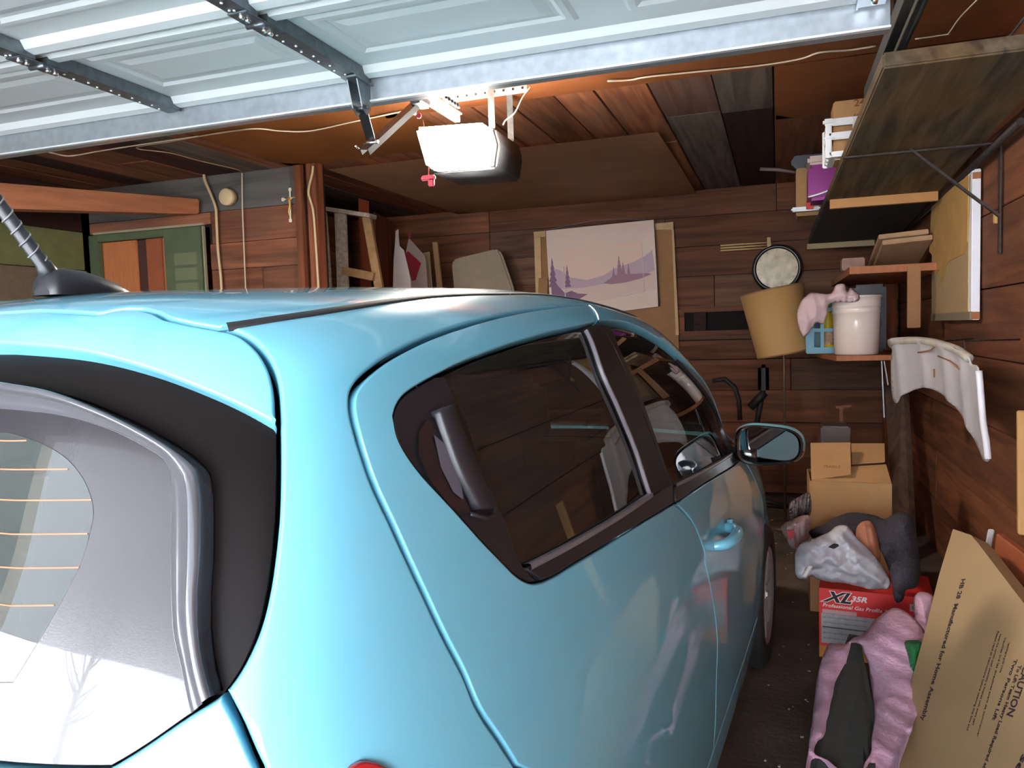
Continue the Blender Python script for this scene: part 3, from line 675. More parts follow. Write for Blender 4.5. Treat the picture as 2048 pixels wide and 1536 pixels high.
# fender
af = arc(2.9, .300, .315, 180, 0)
panel('fender', paint, [[ff[0]], [(10.7, 4.45), (10.95, 4.75)], [(11.1, 4.6), (12.1, 4.2), (12.5, 3.9)], [(12.4, 2.4)], [(11.9, 2.1)], af[::-1], ffl[::-1], ff[::-1][:-1]])
panel('bonnet', paint, [[(10.95, 4.75), (11.1, 4.6), (12.1, 4.2), (12.5, 3.9)], lerp((12.5, 3.6), (15, 3.6), 8), lerp((15, 3.6), (15, 4.85), 4)[1:], lerp((15, 4.85), (10.95, 4.75), 12)[1:-1]], mirror='join')
panel('front_bumper', paint, [lerp((15, .05), (15, 2.6), 6), lerp((15, 2.6), (12.4, 2.4), 8)[1:], [(11.9, 2.1)], [af[-1]], [(11.6, .05)], lerp((11.6, .05), (15, .05), 8)[1:-1]], mirror='join')
panel('front_grille', gloss_black, [lerp((13.6, 2.6), (15, 2.6), 8), lerp((15, 2.6), (15, 3.6), 4)[1:], lerp((15, 3.6), (13.6, 3.6), 8)[1:]], mirror='join', off=-.01)
panel('headlamp', lamp_clear, [[(12.4, 2.4), (12.5, 3.6), (12.5, 3.9)], lerp((12.5, 3.6), (13.6, 3.6), 4)[1:], lerp((13.6, 3.6), (13.6, 2.6), 4)[1:], lerp((13.6, 2.55), (12.4, 2.4), 4)[1:-1]])
panel('rear_bumper', paint, [lerp((0, 2.1), (3.5, 2.1), 10), [(4.25, 2.1)], [ard[0]], [(4.4, .05)], lerp((4.4, .05), (0, .05), 10)[1:], lerp((0, .05), (0, 2.1), 5)[1:-1]], mirror='join')
# tail lamp sits on the quarter
tl0 = K(('p', 700, 1530))
panel('tail_lamp', lamp_red, [[tuple(x) for x in crom([(tl0[0], tl0[1] + .0), (tl0[0] + .33, tl0[1] - .25), (tl0[0] + .38, 3.6), (tl0[0] + .15, 2.9), (tl0[0] - .2, 2.75), (tl0[0] - .42, 3.2), (tl0[0] - .42, 4.0)], 6, closed=True)]], off=.006, gap=0, r=.004)
# windscreen
ws = panel('windscreen', side_glass, [lerp((10.95, 5.0), (15, 5.0), 16), lerp((15, 5.0), (15, 8.16), 10)[1:], wtop[::-1][1:-5], [(10.4, 7.95), (10.85, 7.2), (10.98, 6.2), (11.08, 5.3)]], mirror='join', off=-.006, gap=.002)
# --- side windows: black frames and glass
gr_b = seg('p', (893, 752), (915, 800), (936, 834), (958, 905), (985, 985), (1015, 1040), (1035, 1100), (1052, 1135))
gr_t = [K(('p',) + q) for q in ((897, 746), (955, 719), (1072, 678), (1150, 659), (1174, 655))]
gr_f = seg('p', (1174, 660), (1205, 740), (1240, 819), (1275, 905), (1303, 993))
gr_bot = seg('p', (1303, 993), (1220, 1048), (1120, 1106), (1062, 1133))
panel('rear_door_glass', side_glass, [gr_b[::-1], gr_t[:], gr_f, gr_bot[1:-1]], off=-.010, gap=.0, r=.001, depth=.004)
panel('rear_quarter_trim', satin_black, [gr_b, gr_bot[::-1][:1], [dlo_bot[-1]], dlo_cor, top_r[:20], [K(('p', 893, 747))]][0:0] or [gr_b, [dlo_cor[2]], dlo_cor[3:], dlo_top[1:18 + 1], ], off=-.004, gap=.0, r=.0015, depth=.01)
pillar_m = mat('pillar_black', (.010, .007, .007), rough=.4, spec=.25)
panel('rear_pillar_trim', pillar_m, [gr_f, [K(('p', 1346, 980)), K(('p', 1340, 960))], seg('p', (1318, 900), (1280, 800), (1240, 710), (1204, 646)), [K(('p', 1192, 647))], [K(('p', 1170, 652))]], off=-.005, gap=.0, r=.0015, depth=.01)
panel('belt_moulding', satin_black, [dlo_bot, [K(('p', 1052, 1136))], seg('p', (1052, 1136), (1120, 1106), (1220, 1048), (1303, 993), (1345, 968))[1:]], off=.001, gap=.0, r=.002, depth=.012)
gf = seg('p', (1223, 650), (1260, 655), (1299, 674), (1343, 705), (1380, 743), (1418, 790), (1440, 834), (1455, 880), (1461, 908))
gfb = seg('p', (1461, 908), (1410, 940), (1350, 971)); gfr = seg('p', (1350, 971), (1318, 880), (1280, 776), (1245, 700), (1223, 650))
panel('front_door_glass', side_glass, [gf, gfb[1:], gfr[1:-1]], off=-.010, gap=0, r=.001, depth=.004)
panel('front_pillar_trim', pillar_m, [gfr, [K(('p', 1207, 645))], seg('p', (1206, 648), (1242, 712), (1282, 802), (1320, 902), (1348, 982))], off=-.005, gap=0, r=.0015, depth=.01)
panel('front_belt_moulding', satin_black, [gfb, [K(('p', 1349, 984))], botf[::-1], [K(('p', 1470, 880))]], off=.001, gap=0, r=.002, depth=.012)
panel('mirror_sail', satin_black, [gf[20:], [K(('p', 1470, 900)), K(('p', 1487, 908)), K(('p', 1483, 881)), K(('p', 1455, 834)), K(('p', 1424, 780)), K(('p', 1400, 757))]], off=-.002, gap=0, r=.0015, depth=.01)
# bright bead along the glass front edge, lighter weatherstrip under the glass
strip_along('window_channel', gr_f, .004, .0, mat('grey_channel', (.15, .14, .16), rough=.35), h=.002)
strip_along('window_wiper_strip', seg('p', (1058, 1134), (1120, 1102), (1220, 1045), (1303, 990)), .005, .001, mat('grey_channel', (0, 0, 0)), h=.003)
strip_along('window_wiper_strip', seg('p', (1350, 972), (1410, 941), (1463, 908)), .004, .001, mat('grey_channel', (0, 0, 0)), h=.003)
# --- inner dark shell (below belt, floor) so nothing shines through the gaps
SV = []; SF = []; NUq, NVq = 90, 66
us = np.linspace(0, NU, NUq + 1); vs = np.linspace(0, NV, NVq + 1); a, b = np.meshgrid(us, vs); IP = surf(a, b) - nrm(a, b) * .045; IP[..., 0] = np.maximum(IP[..., 0], 0)
for j in range(NVq):
    for i in range(NUq):
        u_, v_ = us[i] + .08, vs[j] + .08
        if 4.7 <= v_ <= 8.05 and (u_ < 1.2 and v_ < 7.0 or (4.9 < u_ < 9.9 and v_ < 7.7 and not 7.3 < u_ < 7.9) or u_ > 11): continue
        k = j * (NUq + 1) + i; SF.append((k, k + 1, k + NUq + 2, k + NUq + 1))
IP = IP.reshape(-1, 3); n1 = len(IP); SV = np.concatenate([IP, IP * mirr]); SF = SF + [tuple(x + n1 for x in f[::-1]) for f in SF]
pyd('inner_shell', SV, SF, dark, car, True)
bm = bmesh.new(); box(bm, (0, 1.8, .2), (1.4, 3.2, .06)); obj('underbody', bm, dark, car)
# --- interior
def cushion(bm, c, s, M=None): box(bm, c, s, M, bev=min(s) * .35)
for sx_ in (-1, 1):
    sp = bmesh.new(); cushion(sp, (sx_ * .34, 1.75, .52), (.48, .5, .16)); obj('front_seat_cushion', sp, seat_m, car, True)
    sp = bmesh.new(); cushion(sp, (0, 0, .3), (.46, .13, .6), Matrix.Translation((sx_ * .34, 1.50, .56)) @ Matrix.Rotation(.28, 4, 'X')); obj('front_seat_back', sp, seat_m, car, True)
    sp = bmesh.new(); cushion(sp, (0, 0, 0), (.26, .09, .17), Matrix.Translation((sx_ * .34, 1.31, 1.22)) @ Matrix.Rotation(.2, 4, 'X')); tube(sp, [(sx_ * .34 - .06, 1.33, 1.05), (sx_ * .34 - .06, 1.31, 1.2)], .006); tube(sp, [(sx_ * .34 + .06, 1.33, 1.05), (sx_ * .34 + .06, 1.31, 1.2)], .006); obj('front_head_restraint', sp, seat_m, car, True)
    sp = bmesh.new(); cushion(sp, (0, 0, 0), (.24, .09, .14), Matrix.Translation((sx_ * .30, .58, 1.10)) @ Matrix.Rotation(.2, 4, 'X')); obj('rear_head_restraint', sp, seat_m, car, True)
sp = bmesh.new(); cushion(sp, (0, .95, .52), (1.2, .48, .16)); cushion(sp, (0, 0, .28), (1.2, .13, .56), Matrix.Translation((0, .72, .52)) @ Matrix.Rotation(.25, 4, 'X')); obj('rear_bench', sp, seat_m, car, True)
sp = bmesh.new(); box(sp, (0, 2.45, .86), (1.3, .42, .22), bev=.06); obj('dashboard', sp, dark_plastic, car, True)
sp = bmesh.new()
M = Matrix.Translation((-.34, 2.16, .93)) @ Matrix.Rotation(-1.15, 4, 'X')
tube(sp, [M @ Vector((.18 * math.cos(a), .18 * math.sin(a), 0)) for a in np.linspace(0, 2 * PI, 33)], .014); box(sp, (0, 0, -.02), (.34, .05, .03), M); box(sp, (0, 0, -.02), (.12, .1, .04), M); obj('steering_wheel', sp, dark_plastic, car, True)
sp = bmesh.new(); box(sp, (0, .32, .93), (1.0, .34, .02), bev=.006); obj('parcel_shelf', sp, seat_m, car)
# --- rear door handle in the corner of the window
hx = [surf(*K(('p',) + q)) for q in ((880, 822), (862, 905), (908, 1012), (985, 1022))]
def onsurf(px, py, off): q = K(('p', px, py)); return surf(*q) + nrm(*q) * off
bm = bmesh.new()
def ribbon2(bm, A, B, prof, n=16, mirror=False):
    A = [np.array(x) for x in crom([list(x) for x in A], 6)]; B = [np.array(x) for x in crom([list(x) for x in B], 6)]
    rows = []
    for a_, b_ in zip(A, B):
        rows.append([bm.verts.new(a_[:3] + (b_[:3] - a_[:3]) * s + (a_[3:] * (1 - s) + b_[3:] * s) * h) for s, h in prof])
    for R1, R2 in zip(rows, rows[1:]):
        for k in range(len(prof)): 
            f = bm.faces.new((R1[k], R2[k], R2[(k + 1) % len(prof)], R1[(k + 1) % len(prof)])); f.smooth = True
    bm.faces.new(rows[0]); bm.faces.new(rows[-1][::-1])
def pn(px, py): q = K(('p', px, py)); return list(surf(*q)) + list(nrm(*q))
ribbon2(bm, [pn(866, 822), pn(885, 880), pn(912, 950), pn(948, 1020)], [pn(898, 812), pn(925, 880), pn(955, 955), pn(985, 1018)], [(0, -.02), (0, .006), (.12, .012), (.85, .014), (1, .008), (1, -.02)])
h1 = obj('rear_door_handle', bm, satin_black, car)
h2 = h1.copy(); h2.data = h1.data.copy(); h2.data.transform(Matrix.Diagonal((-1, 1, 1, 1))); h2.data.flip_normals(); C.objects.link(h2)
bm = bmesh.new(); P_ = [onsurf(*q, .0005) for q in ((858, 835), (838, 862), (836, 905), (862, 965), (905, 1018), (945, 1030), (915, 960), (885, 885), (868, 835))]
c_ = sum(P_) / len(P_); vs_ = [bm.verts.new(p) for p in P_]; bm.faces.new(vs_); hp = obj('recess_shade', bm, mat('handle_shadow', (.006, .006, .01), rough=.3, coat=1), car)  # flat near-black patch: the shade of the recess is put into its colour
bm = bmesh.new(); P_ = [onsurf(*q, .0015) for q in ((866, 870), (893, 893), (922, 975), (925, 1000), (905, 985), (880, 935))]
bm.faces.new([bm.verts.new(p) for p in P_]); obj('handle_paddle', bm, mat('lilac_grey_plastic', (.10, .10, .13), rough=.3), car)
# outline bead round the handle area
bm = bmesh.new(); tube(bm, [onsurf(*q, .001) for q in ((905, 815), (935, 885), (965, 955), (988, 1010), (988, 1030), (970, 1036), (940, 1028))], .003); obj('handle_bead', bm, satin_black, car, True)
# --- front door handle
q = K(('p', 1442, 1075)); hp3, hn = surf(*q), nrm(*q)
for sx_ in (1, -1):
    bm = bmesh.new(); y0, z0, x0 = hp3[1], hp3[2] + .005, hp3[0]
    pts = [(x0 - .01, y0 - .10, z0 - .004), (x0 + .022, y0 - .085, z0), (x0 + .038, y0 - .04, z0 + .002), (x0 + .04, y0 + .03, z0 + .003), (x0 + .026, y0 + .075, z0 + .002), (x0 - .01, y0 + .09, z0)]
    tube(bm, [Vector((sx_ * p[0], p[1], p[2])) for p in crom(pts, 4)], [.012 + .005 * math.sin(PI * i / 20) for i in range(21)], 10)
    box(bm, (sx_ * (x0 + .008), y0 + .115, z0), (.035, .045, .036), bev=.01); 
    obj('front_door_handle', bm, paint, car, True)
# --- fuel of the side mirror
def mirror_unit(sx_):
    o1 = bmesh.new(); ctr = np.array([.865, 2.29, 1.005])
    # shell: rounded oblong opening facing back, bulging forward
    n = 36; prof = [(1.0, 0), (1.04, .02), (1.03, .05), (.92, .09), (.7, .12), (.35, .135), (0, .14)]
    def oval(a): 
        c, s = math.cos(a), math.sin(a); x = math.copysign(abs(c) ** .62, c) * .108; z = math.copysign(abs(s) ** .62, s) * .066
        z += .012 * (x / .1) * (1 if s > 0 else -1) * -.6; return x, z
    rings = []
    for k, d in prof:
        rings.append([o1.verts.new((sx_ * (ctr[0] + oval(2 * PI * i / n)[0] * k), ctr[1] + d, ctr[2] + oval(2 * PI * i / n)[1] * k)) for i in range(n)] if k else [o1.verts.new((sx_ * ctr[0], ctr[1] + d, ctr[2]))])
    for A, B in zip(rings, rings[1:]):
        for i in range(n):
            v = [A[i], A[(i + 1) % n]] + ([B[0]] if len(B) == 1 else [B[(i + 1) % n], B[i]]); f = o1.faces.new(v); f.smooth = True
            if i > n * .53 and i < n * .97: f.material_index = 1
    obj('mirror_housing', o1, [paint, gloss_black], car)
    o2 = bmesh.new()
    for k0, k1, d0, d1 in ((1.0, .93, 0, -.006), (.93, .88, -.006, .004), (.88, .86, .004, .012)):
        A = [o2.verts.new((sx_ * (ctr[0] + oval(2 * PI * i / n)[0] * k0), ctr[1] + d0, ctr[2] + oval(2 * PI * i / n)[1] * k0)) for i in range(n)]
        B = [o2.verts.new((sx_ * (ctr[0] + oval(2 * PI * i / n)[0] * k1), ctr[1] + d1, ctr[2] + oval(2 * PI * i / n)[1] * k1)) for i in range(n)]
        for i in range(n): o2.faces.new((A[i], A[(i + 1) % n], B[(i + 1) % n], B[i])).smooth = True
    obj('mirror_bezel', o2, gloss_black, car)
    o3 = bmesh.new(); B = [o3.verts.new((sx_ * (ctr[0] + oval(2 * PI * i / n)[0] * .87), ctr[1] + .022 - .22 * oval(2 * PI * i / n)[0] - .10 * oval(2 * PI * i / n)[1], ctr[2] + oval(2 * PI * i / n)[1] * .87)) for i in range(n)]
    o3.faces.new(B); obj('mirror_glass', o3, mat('mirror_silver', (.8, .8, .8), rough=.0, metal=1), car)
    o4 = bmesh.new(); tube(o4, [(sx_ * .70, 2.38, .98), (sx_ * .76, 2.37, .965), (sx_ * .83, 2.34, .965)], [.03, .028, .03], 12); obj('mirror_arm', o4, gloss_black, car, True)
mirror_unit(1); mirror_unit(-1)
# --- wheels
def wheel(x, y):
    t = bmesh.new(); M = Matrix.Translation((x, y, .2925)) @ Matrix.Rotation(PI / 2 if x > 0 else -PI / 2, 4, 'Y')
    lathe(t, [(.19, -.09), (.27, -.09), (.288, -.075), (.2925, -.05), (.2925, .05), (.288, .075), (.27, .092), (.205, .09), (.195, .08), (.19, -.09)], 48, M); w_ = obj('tyre', t, rubber, car)
    t = bmesh.new(); lathe(t, [(.198, .086), (.192, .09), (.18, .07), (.17, .05), (.06, .055), (.03, .07), (0, .072)], 48, M)
    for k in range(10):
        R_ = M @ Matrix.Rotation(2 * PI * k / 10, 4, 'Z'); box(t, (.115, 0, .068), (.14, .03, .02), R_, bev=.006)
    h = obj('wheel_cover', t, mat('wheel_silver', (.5, .46, .46), rough=.3, metal=.6), w_, False); h.matrix_parent_inverse = Matrix()
for x, y in ((.71, .51), (-.71, .51), (.71, 2.9), (-.71, 2.9)): wheel(x, y)
# --- aerial on the roof
q = K(('t', 0, .50)); rz_ = surf(*q)[2]
bm = bmesh.new(); n = 24; rings = []
for k, (yy, hw, hh) in enumerate([(-.055, .018, .012), (-.052, .026, .036), (-.042, .031, .047), (-.02, .033, .050), (.01, .033, .047), (.04, .030, .038), (.07, .024, .026), (.095, .015, .013), (.11, .006, .005)]):
    rings.append([bm.verts.new((hw * math.cos(PI * i / n) * (1 if True else 1), .48 + yy, rz_ - .004 + (hh * .82 + .002) * (math.sin(PI * i / n) ** .7))) for i in range(n + 1)])
for A, B in zip(rings, rings[1:]):
    for i in range(n): bm.faces.new((A[i], A[i + 1], B[i + 1], B[i])).smooth = True
bm.faces.new(rings[0])
aer_base = obj('aerial_base', bm, satin_black, car)
bm = bmesh.new(); a0 = Vector((0, .448, rz_ + .018)); dirn = Vector((0, -math.cos(math.radians(54)), math.sin(math.radians(54))))
tube(bm, [a0, a0 + dirn * .03, a0 + dirn * .032, a0 + dirn * .34], [.0145, .0125, .0105, .0085], 16)
aer = obj('aerial_mast', bm, satin_black, car, True)
bm = bmesh.new(); hel = []
xa = dirn.cross(Vector((1, 0, 0))).normalized()
for i in range(13 * 14):
    t_ = i / 14; p = a0 + dirn * (.036 + t_ * .0200); r_ = .0110 - .0024 * (t_ / 17); hel.append(p + (Vector((1, 0, 0)) * math.cos(2 * PI * t_) + xa * math.sin(2 * PI * t_)) * r_)
tube(bm, hel, .0013, 5); obj('aerial_coil', bm, mat('grey_channel', (0, 0, 0)), aer, True)
# ================================================================== OVERHEAD DOOR AND OPENER
galv = mat('galvanised_steel', (.46, .50, .54), rough=.32, metal=.75, var=.12, vscale=30)
galv_d = mat('dull_galvanised_steel', (.15, .17, .185), rough=.38, metal=.8, var=.2, vscale=40)
white_steel = mat('white_door_steel', (.50, .53, .535), rough=.42, spec=.5)
steel = mat('dark_steel', (.035, .035, .038), rough=.5, metal=.5); bolt_m = mat('bright_bolt', (.8, .8, .8), rough=.2, metal=1)
ZD = 2.285; XD0, XD1 = -3.3, .285
y_end = 2.385; y_s = [y_end, at(14, 128, Z=ZD - .01).y, .90, .15, -.60]
gd = empty('garage_door', (0, 0, ZD), 'white sectional garage door rolled up overhead with galvanised strut', 'garage door')
def gpart(name, bm, m, sm=False):
    for v in bm.verts: v.co.z -= ZD
    return obj(name, bm, m, gd, sm)
for k in range(4):
    a, b = y_s[k + 1] + .004, y_s[k] - .004; bm = bmesh.new()
    # section: skin with rolled edges and embossed long panels
    prof = [(a, ZD + .045), (a, ZD + .0), (a + .012, ZD - .012), (a + .045, ZD - .012), (a + .06, ZD + .012), (b - .075, ZD + .012), (b - .06, ZD - .010), (b - .03, ZD - .016), (b - .008, ZD - .010), (b, ZD + .0), (b, ZD + .045)]
    for (p, q), (r, s) in zip(prof, prof[1:]):
        vs = [bm.verts.new(v) for v in ((XD0, p, q), (XD1, p, q), (XD1, r, s), (XD0, r, s))]; bm.faces.new(vs)
    vs = [bm.verts.new(v) for v in ((XD0, a, ZD + .045), (XD1, a, ZD + .045), (XD1, b, ZD + .045), (XD0, b, ZD + .045))]; bm.faces.new(vs)
    bmesh.ops.remove_doubles(bm, verts=bm.verts, dist=.0005)
    gpart('door_section', bm, white_steel)
    # embossed frames
    stl = [-3.2, at(335, 225, Z=ZD - .04).x, at(700, 158, Z=ZD - .04).x, .16]
    xs = [-3.2, stl[1], stl[2], -.46, XD1 - .05]
    for x0, x1 in zip(xs, xs[1:]):
        bm = bmesh.new(); X0, X1, Y0, Y1 = x0 + .07, x1 - .07, a + .10, b - .16
        for (i0, i1, h0, h1) in ((0, .012, 0, -.007), (.012, .030, -.007, -.007), (.030, .045, -.007, 0), (.06, .09, 0, -.006)):
            A = [(X0 + i0, Y0 + i0), (X1 - i0, Y0 + i0), (X1 - i0, Y1 - i0), (X0 + i0, Y1 - i0)]; B = [(X0 + i1, Y0 + i1), (X1 - i1, Y0 + i1), (X1 - i1, Y1 - i1), (X0 + i1, Y1 - i1)]
            for i in range(4):
                j = (i + 1) % 4; bm.faces.new([bm.verts.new((p[0], p[1], ZD + .0115 + h)) for p, h in ((A[i], h0), (A[j], h0), (B[j], h1), (B[i], h1))])
        bm.faces.new([bm.verts.new((p[0], p[1], ZD + .0055)) for p in B]); gpart('embossed_panel', bm, white_steel)
# horizontal strut
bm = bmesh.new(); 
ztop, zbot = ZD - .004, at(1000, 171, Y=y_end).z
prism(bm, [(y_end - .012, ztop), (y_end - .012, zbot + .006), (y_end - .018, zbot), (y_end + .03, zbot), (y_end + .03, zbot + .003), (y_end - .008, zbot + .004), (y_end - .009, ztop)], 'x', XD0, XD1 + .01); gpart('strut', bm, galv)
bm = bmesh.new(); prism(bm, [(y_end - .03, zbot - .002), (y_end - .012, zbot - .002), (y_end - .012, zbot + .008), (y_end - .03, zbot + .004)], 'x', XD0, XD1 + .01); gpart('strut_lip', bm, mat('bright_lip', (.85, .88, .9), rough=.3, metal=.5))
# stiles with hinges
for x in (stl[1], stl[2]):
    for k in range(4):
        a, b = y_s[k + 1] + .01, y_s[k] - .03
        bm = bmesh.new(); prism(bm, [(x - .035, ZD + .01), (x - .035, ZD - .028), (x + .022, ZD - .028), (x + .022, ZD - .024), (x + .024, ZD + .01)], 'y', a, b); gpart('stile', bm, galv_d)
        bm = bmesh.new()
        for i in range(14): lathe(bm, [(0, -.003), (.004, -.003), (.004, 0)], 6, Matrix.Translation((x - .02 + .012 * (i % 2), b - .06 - i * .045, ZD - .0285)))
        gpart('stile_holes', bm, mat('pale_holes', (.6, .62, .62), rough=.5))
    for k in range(3):
        yh = y_s[k + 1]; bm = bmesh.new(); box(bm, (x - .006, yh, ZD - .032), (.06, .16, .005), bev=.001); tube(bm, [(x - .036, yh, ZD - .036), (x + .024, yh, ZD - .036)], .008, 8)
        hg_ = gpart('hinge', bm, galv_d); 
        for dy in (-.06, -.035, .035, .06):
            bm = bmesh.new(); lathe(bm, [(0, -.01), (.006, -.009), (.009, -.004), (.009, 0)], 10, Matrix.Translation((x - .006, yh + dy, ZD - .035))); gpart('bolt', bm, bolt_m, True)
    bm = bmesh.new(); lathe(bm, [(0, -.01), (.006, -.009), (.009, -.004), (.009, 0)], 10, Matrix.Translation((x, y_end - .02, ztop - .012))); gpart('bolt', bm, bolt_m, True)
bm = bmesh.new(); box(bm, (XD1 - .04, y_end - .08, ZD - .026), (.07, .10, .006)); box(bm, (XD1 - .075, y_end - .08, ZD - .02), (.006, .1, .03)); gpart('end_bracket', bm, galv)
bm = bmesh.new(); lathe(bm, [(0, -.012), (.007, -.01), (.01, 0)], 10, Matrix.Translation((XD1 - .035, y_end - .07, ZD - .03))); gpart('bolt', bm, bolt_m, True)
bm = bmesh.new(); tube(bm, [(XD1 - .02, y_end - .04, ZD - .005), (XD1 + .05, y_end - .04, ZD - .005)], .006); lathe(bm, [(0, 0), (.022, 0), (.022, .02), (0, .02)], 16, Matrix.Translation((XD1 + .03, y_end - .04, ZD - .005)) @ Matrix.Rotation(PI / 2, 4, 'Y')); gpart('track_roller', bm, steel)
# arm bracket and arm
XO = -1.34
bx_ = at(706, 150, Y=y_end - .03); 
bm = bmesh.new()
for dx in (-.018, .018): 
    prism(bm, [(y_end - .11, ZD - .03), (y_end - .02, ZD - .03), (y_end - .025, ZD - .12), (y_end - .05, ZD - .14), (y_end - .08, ZD - .12)], 'x', stl[2] + dx - .002, stl[2] + dx + .002)
tube(bm, [(stl[2] - .03, y_end - .05, ZD - .115), (stl[2] + .03, y_end - .05, ZD - .115)], .006); box(bm, (stl[2], y_end - .06, ZD - .034), (.055, .14, .006)); gpart('arm_bracket', bm, galv_d)
op = empty('garage_door_opener', (XO, 3.3, 2.2), 'grey garage door opener with a glowing white light cover hanging from the ceiling', 'door opener')
OPL = Vector((XO, 3.3, 2.2))
def opart(name, bm, m, sm=False):
    for v in bm.verts: v.co -= OPL
    return obj(name, bm, m, op, sm)
elbow = at(742, 285, Y=2.62); troll = at(828, 206, Y=2.86)
p_top = Vector((stl[2], y_end - .05, ZD - .115))
def bar(bm, a, b, w, t, up=Vector((1, 0, 0))):
    d = (b - a).normalized(); s = d.cross(up).normalized(); M = frame((a + b) / 2, d, up); box(bm, (0, 0, 0), ((b - a).length, w, t), M, bev=.001)
bm = bmesh.new(); bar(bm, p_top, elbow + Vector((0, 0, .01)), .034, .005, Vector((1, 0, 0))); opart('straight_arm', bm, steel)
bm = bmesh.new()
dv_ = (troll - elbow).normalized(); prof = [(-.02, .0), (-.02, .024), (-.017, .024), (-.017, .003), (.017, .003), (.017, .024), (.02, .024), (.02, 0)]
a_, b_ = elbow - dv_ * .05, troll; M = frame(a_, dv_, (1, 0, 0)); prism(bm, prof, 'x', 0, (b_ - a_).length, M=M); opart('channel_arm', bm, steel)
bm = bmesh.new(); tube(bm, [elbow + Vector((-.03, 0, 0)), elbow + Vector((.03, 0, 0))], .007); tube(bm, [elbow - dv_ * .05 + Vector((-.02, 0, .0)), elbow - dv_ * .075 + Vector((-.02, 0, .028))], .004); opart('arm_pin', bm, bolt_m)
zr = at(880, 222, X=XO).z
bm = bmesh.new(); prism(bm, [(XO - .012, zr), (XO + .012, zr), (XO + .012, zr + .03), (XO - .012, zr + .03)], 'y', -1.05, 3.24); prism(bm, [(XO - .022, zr + .03), (XO + .022, zr + .03), (XO + .022, zr + .036), (XO - .022, zr + .036)], 'y', -1.05, 3.24); opart('rail', bm, mat('white_rail', (.75, .75, .72), rough=.4, metal=.4))
bm = bmesh.new(); box(bm, (XO, troll.y, zr - .012), (.05, .10, .035), bev=.008); box(bm, (XO - .03, troll.y, zr - .03), (.012, .03, .06), bev=.003); opart('trolley', bm, galv_d)
bm = bmesh.new()
for i in range(46):
    y = 2.45 + i * .0155; box(bm, (XO + .045, y, zr + .038), (.010 if i % 2 else .018, .011, .014))
opart('chain', bm, steel)
# motor housing and light cover
y0, y1 = 3.21, 3.52
A = [at(838, 259, Y=y0), at(976, 249, Y=y0), at(978, 328, Y=y0), at(856, 340, Y=y0)]
x0, x1 = XO - .17, XO + .16; z1 = A[0].z; z0 = A[3].z + .01
bm = bmesh.new(); prism(bm, [(x0 + .01, z0 - .01), (x1 + .0, z0 - .02), (x1 + .02, (z0 + z1) / 2), (x1, z1 - .01), (x0 + .02, z1 - .005)], 'y', y0 + .072, y1 + .10); bmesh.ops.bevel(bm, geom=bm.edges[:], offset=.012, segments=3, affect='EDGES'); opart('motor_housing', bm, mat('charcoal_housing', (.05, .05, .055), rough=.45), True)
lamp = mat('light_cover', (1, 1, 1), rough=.5, emit=(1, .93, .80), es=60)
bm = bmesh.new(); prism(bm, [(A[3].x + .012, A[3].z), (A[2].x, A[2].z - .004), (A[1].x, A[1].z), (A[0].x, A[0].z)], 'y', y0 - .05, y0 + .07)
bmesh.ops.bevel(bm, geom=bm.edges[:], offset=.016, segments=4, affect='EDGES'); opart('light_cover', bm, lamp, True)
for k in range(2):
    bm = bmesh.new(); x = x1 - .02; y = y0 + .09 + k * .26; prism(bm, [(x - .015, z1 - .01), (x + .015, z1 - .01), (x + .015, ZC - .01), (x - .015, ZC - .01)], 'y', y, y + .003); opart('hanging_strap', bm, galv_d)
bm = bmesh.new(); g1, g2 = at(900, 196, Z=ZC - .05), at(1050, 182, Z=ZC - .05)
box(bm, ((g1.x + g2.x) / 2, g1.y, ZC - .05), (.40, .003, .045)); opart('perforated_angle', bm, mat('mid_galvanised', (.35, .36, .36), rough=.4, metal=.6))
bm = bmesh.new()
for i in range(9): lathe(bm, [(0, -.001), (.006, -.001), (.006, .001)], 8, Matrix.Translation(((g1.x + g2.x) / 2 - .18 + i * .045, g1.y - .003, ZC - .05)) @ Matrix.Rotation(PI / 2, 4, 'X'))
opart('angle_holes', bm, backing)
cordp = [at(845, 240, Y=2.9), at(850, 262, Y=2.9), at(857, 330, Y=2.9), at(857, 350, Y=2.9)]
bm = bmesh.new(); tube(bm, cordp, .0018, 6); opart('release_cord', bm, mat('red_cord', (190, 60, 70), rough=.6))
bm = bmesh.new(); h_ = at(857, 356, Y=2.9); box(bm, h_, (.062, .018, .022), bev=.005); box(bm, h_ + Vector((.012, 0, -.02)), (.026, .016, .03), bev=.004); box(bm, at(838, 232, Y=2.9), (.02, .012, .02), bev=.004); opart('release_handle', bm, mat('red_plastic', (190, 50, 70), rough=.4))
# side track
tr = empty('door_track', (.33, 1.6, ZD), 'galvanised steel door track running above the near end of the shelf', 'track')
bm = bmesh.new(); xt = at(1790, 25, Z=ZD + .0).x
for v in [0]: prism(bm, [(xt, -.03), (xt + .003, -.03), (xt + .003, .018), (xt + .05, .022), (xt + .05, .026), (xt, .022)], 'y', -2.6, 1.75)
for v in bm.verts: v.co.x -= .33
obj('track_channel', bm, galv_d, tr)
bm = bmesh.new(); prism(bm, [(xt + .06 - .33, -.01), (xt + .064 - .33, -.01), (xt + .064 - .33, .05), (xt + .1 - .33, .05), (xt + .1 - .33, .054), (xt + .06 - .33, .054)], 'y', -2.6, 1.75); obj('track_angle', bm, mat('olive_steel', (.12, .13, .12), rough=.5, metal=.6), tr)
bm = bmesh.new(); prism(bm, [(xt + .07 - .33, .05), (xt + .075 - .33, .05), (xt + .075 - .33, ZC - ZD - .01), (xt + .07 - .33, ZC - ZD - .01)], 'y', 1.5, 1.54); obj('track_hanger', bm, galv_d, tr)

